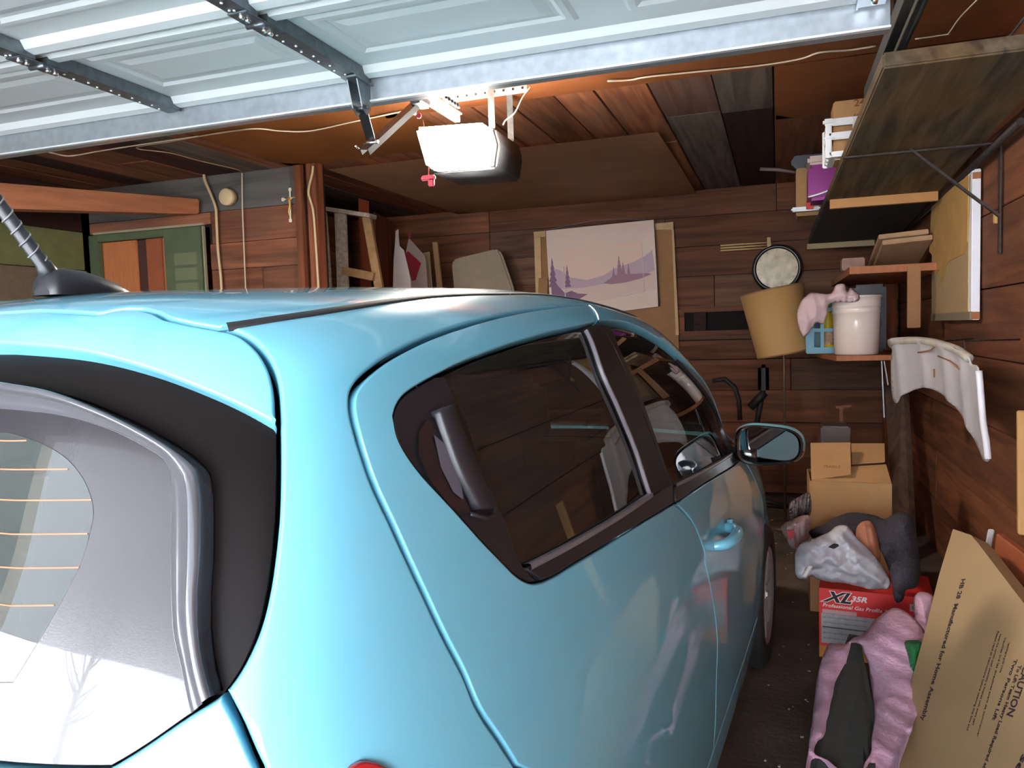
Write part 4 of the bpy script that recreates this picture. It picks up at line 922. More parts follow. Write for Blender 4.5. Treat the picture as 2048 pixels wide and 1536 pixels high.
# ================================================================== BIG SHELF ON THE RIGHT WALL
def zsh(y): return 2.20 + (2.085 - 2.20) * (y - 2.72) / (6.3 - 2.72)
sh = empty('wall_shelf', (.6, 4.5, 2.15), 'long rough plank shelf high on the right wall with iron bracket', 'shelf')
SO = Vector((.6, 4.5, 2.15))
def spart(name, bm, m, sm=False):
    for v in bm.verts: v.co -= SO
    return obj(name, bm, m, sh, sm)
nf, nb_ = at(1765, 137, Z=2.20), Vector((.855, 0, 0)); yn = nf.y
def edge(y): return at(1765, 137, Z=2.20).x if y < 3 else None
xf0 = nf.x; pf = at(1617, 488, Y=6.3); xf1 = pf.x; z_far = pf.z
def xf(y): return xf0 + (xf1 - xf0) * (y - yn) / (6.3 - yn)
def zs_(y): return 2.20 + (z_far - 2.20) * (y - yn) / (6.3 - yn)
def board(name, ya, yb, m, th=.05, xback=.83, dz=0):
    bm = bmesh.new(); A = []; B = []
    for y, L in ((ya, A), (yb, B)):
        z = zs_(y) + dz; L += [Vector((xf(y), y, z)), Vector((xback, y, z)), Vector((xback, y, z + th)), Vector((xf(y), y, z + th))]
    hexa(bm, A, B); bmesh.ops.bevel(bm, geom=bm.edges[:], offset=.006, segments=2, affect='EDGES'); return spart(name, bm, m)
yc = at(1664, 385, Z=2.13).y
board('shelf_board', yn, yc + .02, w_shelf); board('shelf_board', yc + .03, 6.3, mat('dark_shelf_wood', (58, 48, 38), rough=.8, var=.3, vscale=6), dz=.0)
bm = bmesh.new(); zc_ = zs_(yc); prism(bm, [(xf(yc) + .015, zc_ - .05), (.82, zc_ - .05), (.82, zc_), (xf(yc) + .015, zc_)], 'y', yc - .01, yc + .03); spart('cleat', bm, mat('orange_cleat', (176, 122, 66), rough=.6, var=.08, vscale=12))
bm = bmesh.new(); ze = zs_(6.2); box(bm, ((xf(6.2) + .66) / 2, 6.26, ze - .03), (.66 - xf(6.2) + .03, .03, .04)); spart('cleat', bm, mat('pale_cleat', (150, 130, 96), rough=.7))
iron = mat('rusty_iron', (.05, .038, .034), rough=.6, metal=.6, var=.4, vscale=60)
yb_ = at(1997, 290, X=XR - .02).y
bm = bmesh.new(); M_ = [at(1684, 278, Y=yb_ + .05), at(1985, 258, Y=yb_)]; bar(bm, Vector((M_[0].x, yb_, zs_(yb_) - .012)), Vector((XR - .02, yb_, zs_(yb_) - .012)), .008, .03, Vector((0, 0, 1))); spart('bracket_arm', bm, iron)
bm = bmesh.new(); bar(bm, at(1792, 278, Y=yb_), at(1998, 432, Y=yb_), .022, .010, Vector((0, 1, 0))); spart('bracket_brace', bm, iron)
bm = bmesh.new(); q1, q2 = at(2001, 262, X=XR - .012), at(2006, 505, X=XR - .012); q2.y = q1.y; bar(bm, q1, q2, .026, .008, Vector((0, 1, 0))); spart('bracket_strip', bm, iron)
bm = bmesh.new()
for p in ((1795, 278), (1778, 281)): lathe(bm, [(0, -.008), (.007, -.006), (.009, 0)], 8, Matrix.Translation(at(*p, Y=yb_) + Vector((0, 0, .01))))
spart('bracket_bolt', bm, mat('pale_nail', (.4, .36, .3), rough=.4, metal=.6))
bm = bmesh.new(); tube(bm, [(.85, yn + .6, 2.12), (.85, 6.2, 2.03)], .015, 8); spart('wall_rail', bm, iron)

def thing_box(name, corners, depth, m, label, cat, dx=0, bev=.006, smooth=False):
    """box whose face towards the camera has the four given corners (tl, tr, br, bl)"""
    c = [Vector(p) for p in corners]; base = c[3].copy(); bm = bmesh.new(); back = [p + Vector((dx, depth, 0)) for p in c]
    hexa(bm, [p - base for p in c], [p - base for p in back]); bmesh.ops.bevel(bm, geom=bm.edges[:], offset=bev, segments=2, affect='EDGES')
    o = obj(name, bm, m); o.location = base; tag(o, label, cat); return o
def shelf_box(name, pxl, ptop, Y, wd, depth, m, label, cat, bev=.006):
    tl = at(pxl, ptop, Y=Y); zb_ = zs_(Y) + .052; zt = tl.z
    return thing_box(name, [(tl.x, Y, zt), (tl.x + wd, Y, zt), (tl.x + wd, Y, zb_), (tl.x, Y, zb_)], depth, m, label, cat, bev=bev)
cb = shelf_box('carton', 1667, 203, 4.05, .30, .20, card, 'brown cardboard carton with printed letters standing in the white basket', 'carton')
ink = mat('brown_ink', (120, 74, 44), rough=.8)
text('carton_print', '24', .045, Matrix.Translation((.09, -.0015, .24)) @ Matrix.Rotation(PI / 2, 4, 'X'), ink, cb, bold=.001)
text('carton_print', 'CANDLES', .038, Matrix.Translation((.115, -.0015, .04)) @ Matrix.Rotation(PI / 2, 4, 'X') @ Matrix.Rotation(PI / 2, 4, 'Z'), ink, cb, bold=.001)
# white slatted crate
Yc = 4.0; tl = at(1657, 238, Y=Yc); zb_ = zs_(Yc) + .052
cr = empty('plastic_crate', (tl.x, Yc, zb_), 'white plastic openwork basket at the edge of the high shelf', 'basket')
wp = mat('white_plastic', (.78, .77, .78), rough=.35); H = tl.z - zb_
bm = bmesh.new()
for z in (.0, H * .45, H - .035):
    for y in (0, .26): box(bm, (.17, y, z + .017), (.34, .012, .034 if z else .02), bev=.004)
    for x in (0, .34): box(bm, (x, .13, z + .017), (.012, .27, .034 if z else .02), bev=.004)
for x in (0, .11, .23, .34):
    for y in (0, .26): box(bm, (x, y, H / 2), (.028 if x in (0, .34) else .01, .012, H), bev=.004)
for y in (.09, .18):
    for x in (0, .34): box(bm, (x, y, H / 2), (.012, .02, H), bev=.004)
box(bm, (.17, .13, .006), (.33, .26, .008)); obj('basket_frame', bm, wp, cr)
bm = bmesh.new(); box(bm, (0, .0, H - .015), (.05, .03, .03), bev=.008); box(bm, (0, 0, H * .45 + .01), (.045, .025, .02), bev=.006); obj('basket_corner', bm, wp, cr)
# purple cooler with pale lid
Yc = 4.95; tl = at(1616, 312, Y=Yc); zb_ = zs_(Yc) + .052; H = tl.z - zb_
co = empty('cooler', (tl.x, Yc, zb_), 'small purple cool box with a pale lid on the high shelf', 'cooler')
bm = bmesh.new(); box(bm, (.14, .12, H * .40), (.28, .24, H * .8), bev=.02); obj('cooler_body', bm, mat('purple_plastic', (140, 28, 122), rough=.4), co)
bm = bmesh.new(); box(bm, (.14, .12, H * .9), (.285, .245, H * .2), bev=.014); obj('cooler_lid', bm, mat('pale_pink_plastic', (205, 180, 172), rough=.4), co)
bm = bmesh.new(); tube(bm, [(.0, -.004, .02), (.06, -.02, .03), (.14, -.02, .055), (.2, -.004, .06)], .005); obj('cooler_handle', bm, wp, co)
shelf_box('carton', 1592, 337, 5.42, .30, .25, card, 'narrow cardboard carton beside the purple cool box', 'carton')
# saw-like grey tool
Yc = 5.62; ctr = at(1618, 312, Y=Yc)
sw = empty('circular_saw', (ctr.x + .05, Yc + .1, zs_(Yc) + .06), 'grey handheld tool resting behind the cartons on the high shelf', 'power tool')
bm = bmesh.new(); o_ = Vector((ctr.x + .05, Yc + .1, zs_(Yc) + .06)); P_ = [at(*q, Y=Yc + .1) - o_ for q in ((1580, 328), (1596, 302), (1620, 291), (1650, 292), (1650, 350), (1600, 345))]
prism(bm, [(p.x, p.z) for p in P_], 'y', -.03, .03); bmesh.ops.bevel(bm, geom=bm.edges[:], offset=.01, segments=2, affect='EDGES'); obj('tool_body', bm, mat('grey_tool', (84, 84, 92), rough=.5), sw)
bm = bmesh.new(); tube(bm, [at(1520, 338, Y=Yc + .08) - o_, at(1552, 339, Y=Yc + .08) - o_, at(1592, 345, Y=Yc + .08) - o_], [.012, .012, .009]); obj('tool_handle', bm, mat('pale_handle', (120, 100, 96), rough=.5), sw)
bm = bmesh.new(); p = at(1601, 437, Y=5.28); p.z = zs_(5.28) + .066; p.x += .03; box(bm, p, (.17, .06, .027), bev=.008); o = obj('food_tray', bm, wp); tag(o, 'flat white plastic tray wedged under the narrow carton at the shelf edge', 'tray')
bm = bmesh.new(); p = at(1620, 441, Y=5.22); p.z = zs_(5.22) + .078; box(bm, p, (.045, .03, .05), bev=.004); o = obj('red_box', bm, mat('bright_red', (190, 20, 20), rough=.5)); tag(o, 'tiny bright red box at the far left edge of high shelf', 'box')

# ================================================================== CORDS
def cord(name, pts, r, m, label, group=None, cat='cord'):
    bm = bmesh.new(); tube(bm, [Vector(p) for p in crom([list(p) for p in pts], 6)], r, 6); o = obj(name, bm, m, None, True); tag(o, label, cat, group); return o
pale_c = mat('pale_cord', (196, 176, 156), rough=.7); tan_c = mat('tan_cord', (186, 158, 120), rough=.7); dim_c = mat('dim_string', (150, 120, 96), rough=.7)
zc = ZC - .03
cord('string', [at(x, y, Z=zc) for x, y in ((75, 300), (105, 306), (140, 312), (200, 302), (270, 291), (380, 275), (500, 258))] + [at(x, y, Z=zc) for x, y in ((560, 262), (620, 262), (700, 245), (790, 226), (830, 218))], .004, pale_c, 'pale sagging string strung under the ceiling left of the opener')
cord('string', [at(x, y, Z=zc) for x, y in ((500, 257), (420, 268), (350, 282), (272, 296), (340, 306), (400, 322), (470, 338))] + [at(484, 345, Y=YL + .02)], .003, dim_c, 'thin looped string running back along the ceiling towards the cross')
cord('string', [at(484, 346, Y=YL - .005), at(485, 420, Y=YL - .01), at(489, 520, Y=YL - .01), at(493, 620, Y=YL - .01)], .0045, pale_c, 'thin white cord hanging straight between the wooden disc and cross')
cord('cord', [at(x, y, Y=YL - .01) for x, y in ((407, 344), (410, 362), (420, 385), (431, 415), (433, 440), (436, 500), (442, 560), (446, 640))], .010, tan_c, 'tan cord hanging beside the doorway, left of the round disc')
cord('cord', [at(x, y, Y=YL - .05) for x, y in ((626, 332), (624, 350), (617, 385), (626, 420), (631, 480), (636, 560), (640, 640))], .0085, tan_c, 'tan cord hanging down the timber post beside the ladder')
cord('string', [at(x, y, Z=zc + .005) for x, y in ((1215, 162), (1260, 160), (1300, 153), (1420, 141), (1520, 131), (1600, 118), (1640, 105), (1700, 100), (1752, 92))], .004, pale_c, 'pale wire strung across the ceiling in front of the grey boards')
cord('wire', [at(x, y, Z=zc) for x, y in ((1975, -20), (1950, 4), (1920, 35), (1898, 66))] + [at(1894, 69, Z=zc), at(1830, 78, Z=zc)], .003, pale_c, 'bent pale wire at the top right above the high shelf')
cord('wire', [at(x, y, Y=3.3) for x, y in ((1062, 172), (1045, 195), (1030, 225), (1012, 240), (1006, 250))], .003, pale_c, 'short pale wire rising from the opener to the ceiling')

# ================================================================== THINGS ON THE LEFT
c_ = at(458, 395, Y=YL + .0); bm = bmesh.new(); lathe(bm, [(0, .03), (.050, .03), (.056, .025), (.057, -.02), (0, -.02)], 36, Matrix.Rotation(PI / 2, 4, 'X')); 
o = obj('wooden_disc', bm, mat('cream_disc', (206, 178, 138), rough=.5)); o.location = c_ + Vector((0, -.01, 0)); tag(o, 'small round cream disc fixed on the wall between two cords', 'disc')
cc = at(581, 405, Y=YL + .015); cx = empty('crucifix', cc, 'small white and gold crucifix hanging on the dark board wall', 'crucifix'); ivory = mat('ivory', (226, 214, 196), rough=.4)
g = lambda x, y: at(x, y, Y=YL + .015) - cc
t_, b__ = g(580, 379), g(581, 441); bm = bmesh.new(); bar(bm, t_, b__, .010, .008, Vector((0, 1, 0)))
l_, r_ = g(566, 399), g(594, 394); bar(bm, l_, r_, .010, .008, Vector((0, 1, 0)))
for p in (t_, b__, l_, r_): box(bm, p, (.022, .010, .022), bev=.003)
obj('cross_bars', bm, ivory, cx)
bm = bmesh.new(); k = Vector((0, -.01, 0)); tube(bm, [g(571, 396) + k, g(580, 401) + k, g(589, 394) + k], [.004, .006, .004]); tube(bm, [g(580, 394) + k, g(580, 401) + k, g(582, 410) + k, g(579, 424) + k, g(580, 432) + k], [.006, .009, .007, .005, .003]); obj('cross_figure', bm, mat('gold_figure', (196, 150, 84), rough=.35, metal=.5), cx, True)

# step ladder in the rear bay
YLd = 5.05; lb = Vector((at(700, 420, Y=YLd).x, YLd, 0)); la = empty('step_ladder', lb, 'paint-spattered wooden step ladder leaning in the bay behind the post', 'ladder')
splat = mat('paint_spattered_wood', (158, 142, 128), rough=.7, var=.35, vscale=45); lw = mat('worn_ladder_wood', (150, 112, 72), rough=.7, var=.25, vscale=20)
def lrail(name, tx, ty, bx, by, wd, th, Y, m):
    a, b = at(tx, ty, Y=Y), at(bx, by, Y=Y); d = (b - a) / (a.z - b.z); b = a + d * (a.z - .02)
    bm = bmesh.new(); bar(bm, a - lb, b - lb, wd, th, Vector((1, 0, 0))); return obj(name, bm, m, la)
def lbar(bm, *a): bar(bm, *a)
lrail('rear_leg', 648, 420, 658, 566, .035, .03, YLd + .06, splat); lrail('side_rail', 681, 424, 686, 566, .092, .025, YLd, splat); lrail('side_rail', 733, 432, 757, 566, .065, .03, YLd + .03, lw)
bm = bmesh.new(); a, b = at(640, 417, Y=YLd), at(746, 433, Y=YLd + .03); bar(bm, a - lb, b - lb, .03, .12, Vector((0, 0, 1))); obj('top_cap', bm, splat, la)
for i, yy in enumerate((548, 660, 775)):
    bm = bmesh.new(); a, b = at(690, yy - 6, Y=YLd + .03), at(752 + i * 20, yy + 6, Y=YLd + .03); bar(bm, a - lb, b - lb, .06, .10, Vector((0, 0, 1))); obj('step', bm, lw, la)
# boards and bags in the bay
def fb(Y, x=800): return [y for y in range(600, 1600, 2) if at(x, y, Y=Y).z < .006][0]
def slab(name, quad, th, m, label, cat, Y=None, bev=.004):
    q = [at(*p[:2], Y=p[2] if len(p) > 2 else Y) for p in quad]; c = sum(q, Vector()) / 4; bm = bmesh.new(); sweep_slab(bm, [p - c for p in q], th); bmesh.ops.bevel(bm, geom=bm.edges[:], offset=bev, segments=1, affect='EDGES'); o = obj(name, bm, m); o.location = c; tag(o, label, cat); return o
slab('board', [(716, 396), (736, 402), (752, fb(5.6)), (732, fb(5.6))], .02, mat('orange_board', (150, 66, 36), rough=.6, var=.1), 'reddish rounded board end standing behind the step ladder', 'board', Y=5.6)
slab('board', [(750, 425, 5.7), (790, 445, 6.3), (800, fb(6.3), 6.3), (768, fb(5.7), 5.7)], .02, w_red_z, 'wide dark red board leaning right of the step ladder', 'board')
slab('plank_offcut', [(864, 484), (874, 484), (926, fb(6.2)), (912, fb(6.2))], .03, mat('tan_strip', (150, 112, 76), rough=.7), 'narrow tan strip of wood leaning left of the pale cushion', 'plank', Y=6.2)
slab('picture_board', [(845, 506), (858, 503), (898, fb(6.1)), (880, fb(6.1))], .02, mat('tan_board2', (158, 132, 100), rough=.7), 'pale folded card leaning beside the red and white bag', 'board', Y=6.1)
def sheetpx(name, pts, Y, m, parent=None, th=.006, bulge=.02):
    q = [at(x, y, Y=Y) for x, y in pts]; c = sum(q, Vector()) / len(q); bm = bmesh.new(); prism(bm, [(p.x - c.x, p.z - c.z) for p in q], 'y', -th, th)
    bmesh.ops.bevel(bm, geom=bm.edges[:], offset=th * .5, segments=2, affect='EDGES'); o = obj(name, bm, m, parent); o.location = c if parent is None else c - parent.location; return o
o = sheetpx('white_bag', [(792, 462), (797, 458), (798, 492), (808, 500), (822, 560), (826, 640), (826, fb(5.5)), (774, fb(5.5)), (788, 520)], 5.5, mat('grey_white_cloth', (168, 152, 146), rough=.8)); tag(o, 'greyish white cloth bag hanging between ladder and pale cushion', 'bag')
o = sheetpx('sack', [(818, 476), (850, 512), (852, 524), (890, fb(5.98)), (848, fb(5.98)), (812, 504)], 5.98, mat('cream_sack', (176, 156, 146), rough=.8)); tag(o, 'cream paper sack with a red diamond leaning in the bay', 'sack')
sheetpx('red_diamond', [(816, 502), (842, 526), (831, 560), (824, 562), (808, 512)], 5.965, mat('crimson', (158, 32, 50), rough=.6), o)
sheetpx('sack_tie', [(817, 466), (821, 466), (822, 476), (817, 477)], 5.97, mat('crimson', (0, 0, 0)), o)
# pale cushion / board with rounded corners
pts = [(905, 528), (908, 521), (916, 517), (990, 499), (999, 500), (1005, 508), (1028, 575), (1045, 700), (1055, fb(6.45) + 4), (935, fb(6.45) + 4), (918, 660)]
o = sheetpx('cushion', pts, 6.45, mat('tan_cushion', (150, 132, 110), rough=.9, var=.08, vscale=20), th=.03); tag(o, 'worn tan cushion with rounded corners leaning against the rear wall', 'cushion')

# ================================================================== REAR WALL THINGS
Yw = YB - .012
fp = empty('framed_panel', at(1210, 560, Y=Yw), 'tan panel with nailed battens standing behind the landscape print', 'panel'); FO = fp.location.copy()
tanp = mat('tan_panel', (150, 104, 58), rough=.7, var=.1, vscale=8); batt = mat('pale_batten', (196, 158, 108), rough=.6, var=.08, vscale=20)
def wq(parent, name, pts, Y, m, th=.008):
    PO = parent.location; bm = bmesh.new(); q = [at(x, y, Y=Y) - PO for x, y in pts]; prism(bm, [(p.x, p.z) for p in q], 'y', Y - PO.y - th, Y - PO.y); return obj(name, bm, m, parent)
wq(fp, 'panel_sheet', [(1070, 466), (1345, 447), (1357, 668), (1360, 760), (1080, 760)], Yw, tanp)
wq(fp, 'batten', [(1068, 464), (1092, 462), (1092, 474), (1069, 475)], Yw - .012, batt, .015); wq(fp, 'batten', [(1306, 448), (1347, 444), (1347, 460), (1308, 460)], Yw - .012, batt, .015)
wq(fp, 'batten', [(1069, 475), (1082, 475), (1086, 640), (1074, 640)], Yw - .012, batt, .015); wq(fp, 'batten', [(1344, 460), (1348, 460), (1358, 670), (1352, 670)], Yw - .012, batt, .015)
wq(fp, 'batten', [(1078, 556), (1096, 556), (1096, 640), (1076, 640)], Yw - .03, tanp, .015)
pic = empty('landscape_print', at(1205, 530, Y=Yw - .05), 'pale pink watercolour landscape print with purple trees on the rear wall', 'picture')
paper = mat('print_paper', (224, 196, 178), rough=.6, var=.03, vscale=4)
pl = lambda x, y: (x, y)
def PQ(u, v):   # position on the print, 0..1 across and down, to pixels
    tl, tr, br, bl = np.array((1093, 462)), np.array((1308, 440)), np.array((1317, 613)), np.array((1103, 640)); return tuple((tl * (1 - u) + tr * u) * (1 - v) + (bl * (1 - u) + br * u) * v)
wq(pic, 'print_sheet', [PQ(0, 0), PQ(1, 0), PQ(1, 1), PQ(0, 1)], Yw - .045, paper, .02)
lay = Yw - .066; ink_m = lambda n, c: mat(n, c, rough=.6)
def flat(name, uv, m, d):
    bm = bmesh.new(); PO = pic.location; bm.faces.new([bm.verts.new(at(*PQ(u, v), Y=lay - d) - PO) for u, v in uv]); return obj(name, bm, m, pic)
flat('print_sky', [(.13, .22), (.88, .22), (.885, .60), (.13, .60)], ink_m('sky_wash', (228, 192, 170)), .0002)
flat('print_hills', [(.02, .42), (.1, .45), (.2, .55), (.35, .60), (.5, .57), (.62, .50), (.78, .46), (.9, .40), (.97, .34), (.985, .58), (.6, .66), (.3, .68), (.02, .66)], ink_m('lilac_wash', (190, 160, 168)), .0006)
flat('print_water', [(.02, .66), (.3, .68), (.6, .66), (.985, .58), (.99, .8), (.02, .9)], ink_m('water_wash', (216, 184, 168)), .0010)
flat('print_island', [(.50, .66), (.58, .60), (.66, .57), (.75, .59), (.92, .60), (.95, .62), (.85, .655), (.7, .68), (.58, .68)], ink_m('mauve_wash', (160, 112, 128)), .0014)
flat('print_shore', [(.015, .62), (.08, .63), (.14, .72), (.2, .70), (.26, .74), (.35, .76), (.24, .82), (.015, .86)], ink_m('plum_wash', (132, 92, 118)), .0014)
for (u, vt, vb, h) in ((.035, .30, .64, .045), (.17, .40, .66, .032), (.60, .48, .60, .018), (.655, .36, .58, .03), (.69, .44, .58, .022), (.74, .46, .60, .02)):
    P_ = []; n = 5
    for i in range(n): vv = vt + (vb - vt) * i / n; P_ += [(u + h * (i + .2) / n * .6, vv + (vb - vt) / n * .1), (u + h * (i + 1) / n, vv + (vb - vt) / n * .9)]
    L_ = [(2 * u - a, b) for a, b in P_[::-1]]; flat('print_tree', [(u, vt)] + P_ + L_, ink_m('plum_wash', (0, 0, 0)) if u < .3 else ink_m('mauve_wash', (0, 0, 0)), .002)
for (a, b) in (((.14, .42), (.14, 1.)), ((.87, .25), (.88, .80)), ((.88, .80), (.70, .83))):
    bm = bmesh.new(); tube(bm, [at(*PQ(*a), Y=lay - .003) - pic.location, at(*PQ(*b), Y=lay - .003) - pic.location], .0035, 4); obj('print_line', bm, mat('white_line', (236, 222, 214), rough=.5), pic)
bm = bmesh.new(); tube(bm, [at(x, y, Y=Yw - .05) - pic.location for x, y in ((1094, 461), (1130, 452), (1190, 441), (1240, 438), (1290, 439))], .004, 6); obj('hanging_wire', bm, mat('blue_grey_wire', (110, 112, 118), rough=.5), pic)
bm = bmesh.new(); tube(bm, [at(x, y, Y=Yw - .055) - pic.location for x, y in ((1308, 441), (1313, 530), (1317, 613))], .006, 6); obj('print_edge', bm, mat('dark_edge', (84, 74, 80), rough=.4), pic)
# towel rack
tr_ = empty('towel_rack', at(1492, 493, Y=Yw), 'small cream rack of three rods on the rear wall left of the clock', 'rack')
for i in range(3):
    bm = bmesh.new(); tube(bm, [at(1441, 491 + i * 5.2, Y=Yw - .08) - tr_.location, at(1541, 485 + i * 5, Y=Yw - .04) - tr_.location], .0075, 8); obj('rod', bm, batt, tr_)
wq(tr_, 'rack_plate', [(1534, 476), (1541, 476), (1543, 503), (1535, 503)], Yw, batt, .05)
# clock
cl = empty('wall_clock', at(1554, 537, Y=Yw - .03), 'round wall clock with dark rim and mottled cream dial', 'clock'); MR = Matrix.Rotation(PI / 2, 4, 'X')
bm = bmesh.new(); lathe(bm, [(.160, .0), (.162, .022), (.172, .03), (.188, .026), (.196, .0), (.19, -.02), (0, -.02)], 48, MR); obj('clock_rim', bm, mat('black_rim', (.02, .014, .012), rough=.3), cl)
bm = bmesh.new(); lathe(bm, [(0, .014), (.163, .012)], 48, MR); obj('clock_dial', bm, mat('mottled_dial', (196, 174, 132), rough=.3, var=.4, vscale=16), cl)
bm = bmesh.new()
for a in range(12): box(bm, (0, 0, 0), (.004, .002, .014), Matrix.Rotation(a * PI / 6, 4, 'Y') @ Matrix.Translation((0, -.016, .145)))
obj('hour_marks', bm, mat('brown_mark', (130, 100, 74), rough=.6), cl)
# floor lamp: leaning drum shade on a thin pole
YS = 5.62; a_, b_ = at(1560, 574, Y=YS), at(1568, 708, Y=YS)
fl = empty('floor_lamp', (b_.x, YS, 0), 'floor lamp with a tilted tan drum shade in the far corner', 'lamp')
ax = (a_ - b_).normalized(); H = (a_ - b_).length; ax = (at(1506, 585, Y=YS) - at(1530, 708, Y=YS)).normalized(); M = frame(b_ + Vector((0, 0, .02)) - fl.location, ax.cross(Vector((0, 1, 0))), Vector((0, 1, 0)).cross(Vector((0, 0, 0))) if False else Vector((0, 1, 0))); 
M = Matrix.Translation(b_ - fl.location + Vector((.0, 0, .0))) @ ax.to_track_quat('Z', 'Y').to_matrix().to_4x4()
bm = bmesh.new(); lathe(bm, [(.178, 0), (.212, H * .98), (.206, H * .98), (.172, .004), (.178, 0)], 48, M); obj('lamp_shade', bm, mat('tan_shade', (178, 136, 84), rough=.7), fl)
bm = bmesh.new(); lathe(bm, [(.172, .0), (.180, -.002), (.180, .01)], 48, M); obj('shade_trim', bm, mat('shade_trim_tan', (150, 110, 70), rough=.6), fl); bm = bmesh.new(); lathe(bm, [(.205, H * .97), (.214, H * .985), (.214, H * .96)], 48, M); obj('shade_trim', bm, mat('shade_trim_tan', (150, 110, 70), rough=.6), fl)
bm = bmesh.new(); pp = b_ - fl.location; tube(bm, [(0, 0, .02), (0, 0, pp.z - .01), tuple(pp + ax * .2)], [.011, .008, .008], 10); obj('lamp_pole', bm, mat('bronze_pole', (120, 100, 84), rough=.35, metal=.7), fl)
bm = bmesh.new(); lathe(bm, [(0, .03), (.02, .03), (.10, .018), (.14, .004), (.14, 0), (0, 0)], 32); obj('lamp_base', bm, mat('bronze_pole', (0, 0, 0)), fl)
# dark chair arms / tool silhouettes near the mirror
sc = empty('office_chair', (at(1530, 800, Y=6.1).x, 6.1, 0), 'dark swivel chair barely seen behind the wing mirror', 'chair'); SOc = sc.location
bm = bmesh.new(); tube(bm, [at(x, y, Y=6.1) - SOc for x, y in ((1425, 762), (1450, 758), (1470, 775), (1478, 800), (1480, 840))], .018, 8); tube(bm, [at(x, y, Y=6.1) - SOc for x, y in ((1500, 815), (1520, 795), (1530, 785))], .03, 8); obj('chair_arm', bm, mat('black_chair', (.014, .012, .012), rough=.6), sc)
bm = bmesh.new(); c = at(1527, 758, Y=6.1) - SOc; box(bm, c, (.08, .05, .22), bev=.03); obj('chair_back', bm, mat('black_chair', (0, 0, 0)), sc)
bm = bmesh.new(); box(bm, (-.1, 0, .46), (.46, .42, .08), bev=.03); tube(bm, [(-.1, 0, .42), (-.1, 0, .08)], .03); 
for k in range(5): tube(bm, [(-.1, 0, .08), (-.1 + .26 * math.cos(k * 1.257), .26 * math.sin(k * 1.257), .03)], .018)
tube(bm, [(-.1, .1, .44), (c.x, c.y, c.z - .05)], .02); obj('chair_seat', bm, mat('black_chair', (0, 0, 0)), sc)

# ================================================================== CORNER SHELVES
w_orange_b = mat('orange_shelf_wood', (158, 92, 48), rough=.6, var=.12, vscale=12, stretch=(3, 1, 1))
Yu = 4.9; u1 = at(1699, 534, Y=Yu); u2 = at(1838, 514, Y=Yu)
us_ = empty('corner_shelf', (u1.x, Yu, u1.z), 'upper orange corner shelf with a hanging wooden upright', 'shelf')
bm = bmesh.new(); th = .042; A = [Vector((0, 0, 0)), Vector((XR - u1.x - .005, 0, 0)), Vector((XR - u1.x - .005, 0, -th)), Vector((0, 0, -th))]; hexa(bm, A, [p + Vector((0, 1.6, 0)) for p in A]); obj('shelf_board', bm, w_orange_b, us_)
bm = bmesh.new(); xp = at(1827, 560, Y=Yu).x - u1.x; zt, zb2 = -.0, at(1827, 652, Y=Yu).z - u1.z; box(bm, (xp, -.012, (zt + zb2) / 2 - .01), (.068, .022, zt - zb2), bev=.003); obj('upright', bm, mat('tan_upright', (150, 104, 66), rough=.7, var=.08), us_)
# two boards and a small box on it
for i, (q, lab) in enumerate((([(1735, 508), (1775, 486), (1852, 478), (1852, 486)], 'lower'), ([(1735, 500), (1778, 475), (1846, 470), (1846, 478)], 'upper'))):
    Yq = 4.95; zb = u1.z + .004 + i * .034; xa = at(1778, 480, Y=Yq).x - .02 * i; bm = bmesh.new()
    Mx = Matrix.Translation((xa - .02, Yq + .02, zb + .135)) @ Matrix.Rotation(-.22, 4, 'X') @ Matrix.Rotation(-.06, 4, 'Y')
    box(bm, (.12, .34, .0), (.26, .66, .028), Mx, bev=.003); o = obj('board', bm, mat('pale_plank_wood', (170, 134, 100), rough=.7, var=.12, vscale=16)); tag(o, 'pale short plank lying on the upper corner shelf, %s of the pair' % lab, 'plank')
Yq = 5.3; p = at(1705, 520, Y=Yq); bm = bmesh.new(); box(bm, (0, 0, 0), (.13, .12, .075), bev=.006); o = obj('small_box', bm, mat('dusty_pink_box', (150, 116, 104), rough=.7, var=.2, vscale=20)); o.location = (p.x, Yq, u1.z + .04); tag(o, 'small dusty box on the left end of the upper corner shelf', 'box')
# lower shelf
Yl = 5.0; l1, l2 = at(1680, 712, Y=Yl), at(1786, 708, Y=Yl)
ls = empty('corner_shelf', (l1.x, Yl, l1.z), 'lower orange corner shelf carrying the white bucket', 'shelf')
bm = bmesh.new(); A = [Vector((-.02, 0, 0)), Vector((XR - l1.x - .005, 0, 0)), Vector((XR - l1.x - .005, 0, -.03)), Vector((-.02, 0, -.03))]; B_ = [p + Vector((0, .85, 0)) for p in A]; B_[0].x -= .12; B_[3].x -= .12; hexa(bm, A, B_); obj('shelf_board', bm, w_orange_b, ls)
bm = bmesh.new(); q = [at(x, y, Y=Yl + .05) - ls.location for x, y in ((1763, 722), (1764, 780), (1768, 835))]; bar(bm, q[0], q[2], .02, .006, Vector((0, 1, 0))); q = [at(x, y, Y=Yl + .05) - ls.location for x, y in ((1768, 722), (1776, 770))]; bar(bm, q[0], q[1], .014, .006, Vector((0, 1, 0))); obj('shelf_bracket', bm, mat('zinc_bracket', (.3, .3, .3), rough=.35, metal=.8), ls)
